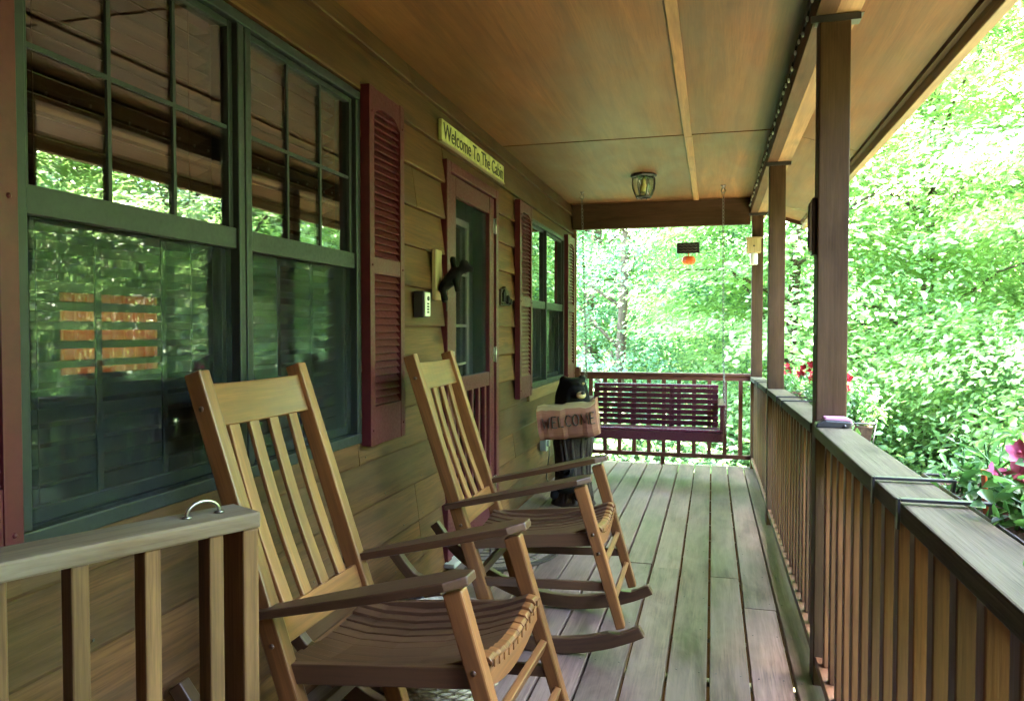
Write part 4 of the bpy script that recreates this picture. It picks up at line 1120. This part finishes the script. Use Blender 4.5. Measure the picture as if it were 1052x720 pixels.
def undergrowth():
    P, O, T = [], [], []
    for k in range(760):
        a = R(RNG.uniform(-20, 130)); r_ = RNG.uniform(0, 1) ** .7 * 16
        x = .95 + RNG.uniform(.3, 13) if k % 2 else RNG.uniform(-5, 9); y = RNG.uniform(-3, 17) if k % 2 else RNG.uniform(8.6, 18)
        d = max(x - .9, y - 7.6); 
        if d < .5 or (1.9 < x < 6 and .8 < y < 9.8): continue
        h = RNG.uniform(.6, 1.9) if d > 2.2 else RNG.uniform(.3, .75)
        n = int(170 * h) + 60; w = RNG.uniform(.4, .9)
        q = RNG.normal(size=(n, 3)) * np.array([w * .5, w * .5, h * .28]); q[:, 2] += h * .5
        P.append(q + np.array([x, y, zat(x, y)])); O.append(np.zeros((n, 3))); T.append(np.full(n, RNG.uniform(.1, .9)))
    o = leaf_object('undergrowth', np.concatenate(P), .105, M['leaf_bush'], None, .65, None, tint=np.concatenate(T))
    tag(o, kind='stuff'); o['label'] = 'leafy undergrowth covering the slope below the porch'
undergrowth()

# ------------------------------------------------------------------ flower boxes hung on the railing
def flower_box(ya, yb, hang, blooms, label, petal, seed, hgt=.22):
    ym = (ya + yb) / 2; z = capz(ym)
    r = thing('flower_box', label, 'flower box', (.565, ym, z - .20), 0, 'flower boxes outside the railing')
    Ln = (yb - ya) / 2
    m = MB()          # wire frame
    for zz, w in ((.0, .055), (.09, .068), (.175, .08)):
        m.tube([(-w, -Ln, zz), (w, -Ln, zz), (w, Ln, zz), (-w, Ln, zz), (-w, -Ln, zz)], .0045, 6)
    n = int(Ln * 2 / .06)
    for i in range(n + 1):
        y = -Ln + 2 * Ln * i / n
        for s in (-1, 1): m.tube([(s * .055, y, 0), (s * .081, y, .178)], .003, 5)
    m.build('wire_frame', M['black'], r)
    m = MB(); m.extr([(-.048, .004), (.048, .004), (.072, .165), (-.072, .165)], 1, -Ln + .006, Ln - .006); m.build('coir_liner', M['coir'], r, .006)
    for hy in hang:
        m = MB(); y = hy - ym; zt = capz(hy) - (z - .20)
        x0 = .340 - .565
        m.bar((x0, y, zt + .0035), (-.07, y, zt + .0035), .018, .006); m.bar((x0 - .003, y, zt + .006), (x0 - .003, y, zt - .052), .016, .005, (1, 0, 0)); m.bar((-.07, y, zt + .006), (-.078, y, zt - .05), .016, .005, (1, 0, 0))
        m.build('hanger', M['black'], r, .001)
    # plants
    rg_ = np.random.default_rng(seed); P, O = [], []; fl = MB(); stems = MB()
    for k in range(int(Ln * 2 * 80)):
        y = rg_.uniform(-Ln, Ln); x = rg_.normal() * .045; h = hgt * rg_.uniform(.35, 1.1); n = rg_.integers(12, 26)
        tip = np.array([x + rg_.normal() * .05 + .02, y + rg_.normal() * .06, .16 + h])
        base = np.array([x * .6, y, .15])
        stems.tube([tuple(base), tuple((base + tip) / 2 + np.array([0, 0, .02])), tuple(tip)], [.003, .0025, .0015], 5)
        t = rg_.uniform(.1, 1.05, n)[:, None]; q = base + (tip - base) * t + rg_.normal(size=(n, 3)) * .025
        P.append(q); d = q - base; O.append(d / np.linalg.norm(d, axis=1, keepdims=True))
    stems.build('stem', M['leaf_box'], r)
    leaf_object('leaves', np.concatenate(P), .030, M['leaf_box'], r, .45, np.concatenate(O), wide=.5)
    for (by, bx, bz, bs) in blooms:
        m = MB(); c = Vector((bx - .565, by - ym, bz - (z - .20)))
        for q in range(int(7 * bs)):
            cc = c + Vector((rg_.normal() * .022 * bs, rg_.normal() * .03 * bs, rg_.normal() * .024 * bs)); nn = Vector((rg_.normal() * .6 - .4, rg_.normal() * .6 - .5, rg_.uniform(.1, .8))).normalized()
            u = nn.orthogonal().normalized(); w = nn.cross(u); vs = [cc - nn * .012]
            K = 20
            for i in range(K):
                a = 2 * math.pi * i / K; rr = .021 * (1 + .22 * math.cos(5 * a)) * rg_.uniform(.93, 1.07)
                vs.append(cc + u * rr * math.cos(a) + w * rr * math.sin(a) + nn * (.004 * math.cos(5 * a) + rg_.normal() * .002))
            m.add(vs, [(0, 1 + i, 1 + (i + 1) % K) for i in range(K)], smooth=True)
            m.ball(cc - nn * .004, .004, 6, 4)
        m.build('blossom', petal, r)
    return r
flower_box(.98, 1.98, (1.775, 1.545), [(1.62, .56, .985, 1.5), (1.57, .58, .935, 1.7), (1.53, .54, 1.0, 1.3), (1.46, .57, .99, 1.5), (1.36, .56, .96, 1.5)], 'nearest flower box with pink petunias at the right edge of the view', M['pink'], 3, .12)
flower_box(3.35, 4.55, (4.33, 4.02), [(3.46, .53, 1.01, 1.1), (4.36, .53, .955, 1.2), (4.52, .52, .99, 1.3)], 'middle flower box with red blooms between the two nearer posts', M['red'], 4, .14)
flower_box(5.7, 6.7, (6.5, 6.15), [(6.2, .55, .93, .9)], 'farthest flower box beyond the middle post, mostly hidden by the railing', M['red'], 6, .10)
# orange plant tag
pt = MB(); pt.bar((.50, 1.60, .90), (.498, 1.61, .985), .022, .004, (1, 0, 0)); o = pt.build('plant_tag', M['orange'], None, .001); tag(o, 'small orange plant tag stuck in the nearest flower box', 'plant tag')

# ------------------------------------------------------------------ light, camera
w = bpy.data.worlds.new('World'); SC.world = w; w.use_nodes = True
nt = w.node_tree; nt.nodes.clear()
sky = nt.nodes.new('ShaderNodeTexSky'); sky.sky_type = 'NISHITA'; sky.sun_disc = False
EL, AZ = R(77), R(62)                        # azimuth clockwise from +Y: a high summer sun, ahead and to the right
sky.sun_elevation = EL; sky.sun_rotation = AZ; sky.air_density = 1.0; sky.dust_density = 1.5
bg = nt.nodes.new('ShaderNodeBackground'); bg.inputs[1].default_value = .15; wo = nt.nodes.new('ShaderNodeOutputWorld')
nt.links.new(sky.outputs[0], bg.inputs[0]); nt.links.new(bg.outputs[0], wo.inputs[0])
sd = bpy.data.lights.new('sun', 'SUN'); sd.energy = 5.0; sd.angle = R(.53); sd.color = (1, .91, .80)
so = bpy.data.objects.new('sun', sd); C.objects.link(so); so.location = (-10, -10, 20)
tos = Vector((math.cos(EL) * math.sin(AZ), math.cos(EL) * math.cos(AZ), math.sin(EL)))
so.rotation_euler = tos.to_track_quat('Z', 'Y').to_euler()

cd = bpy.data.cameras.new('camera'); co = bpy.data.objects.new('camera', cd); C.objects.link(co)
cd.sensor_width = 36; cd.lens = 780 / 1052 * 36; cd.clip_start = .05; cd.clip_end = 600
f = Vector((-0.25515104, 0.96649007, -0.02819392))
co.location = (0, 0, 1.25); co.rotation_euler = f.to_track_quat('-Z', 'Y').to_euler()
SC.camera = co
v = SC.view_settings; v.view_transform = 'Standard'; v.look = 'None'; v.gamma = 1; v.use_curve_mapping = False
v.exposure = 5.97
SC.render.engine = 'CYCLES'
cy = SC.cycles
cy.use_denoising = True; cy.max_bounces = 10; cy.diffuse_bounces = 5; cy.glossy_bounces = 4; cy.transmission_bounces = 6; cy.transparent_max_bounces = 16
cy.caustics_reflective = False; cy.caustics_refractive = False; cy.sample_clamp_indirect = 6
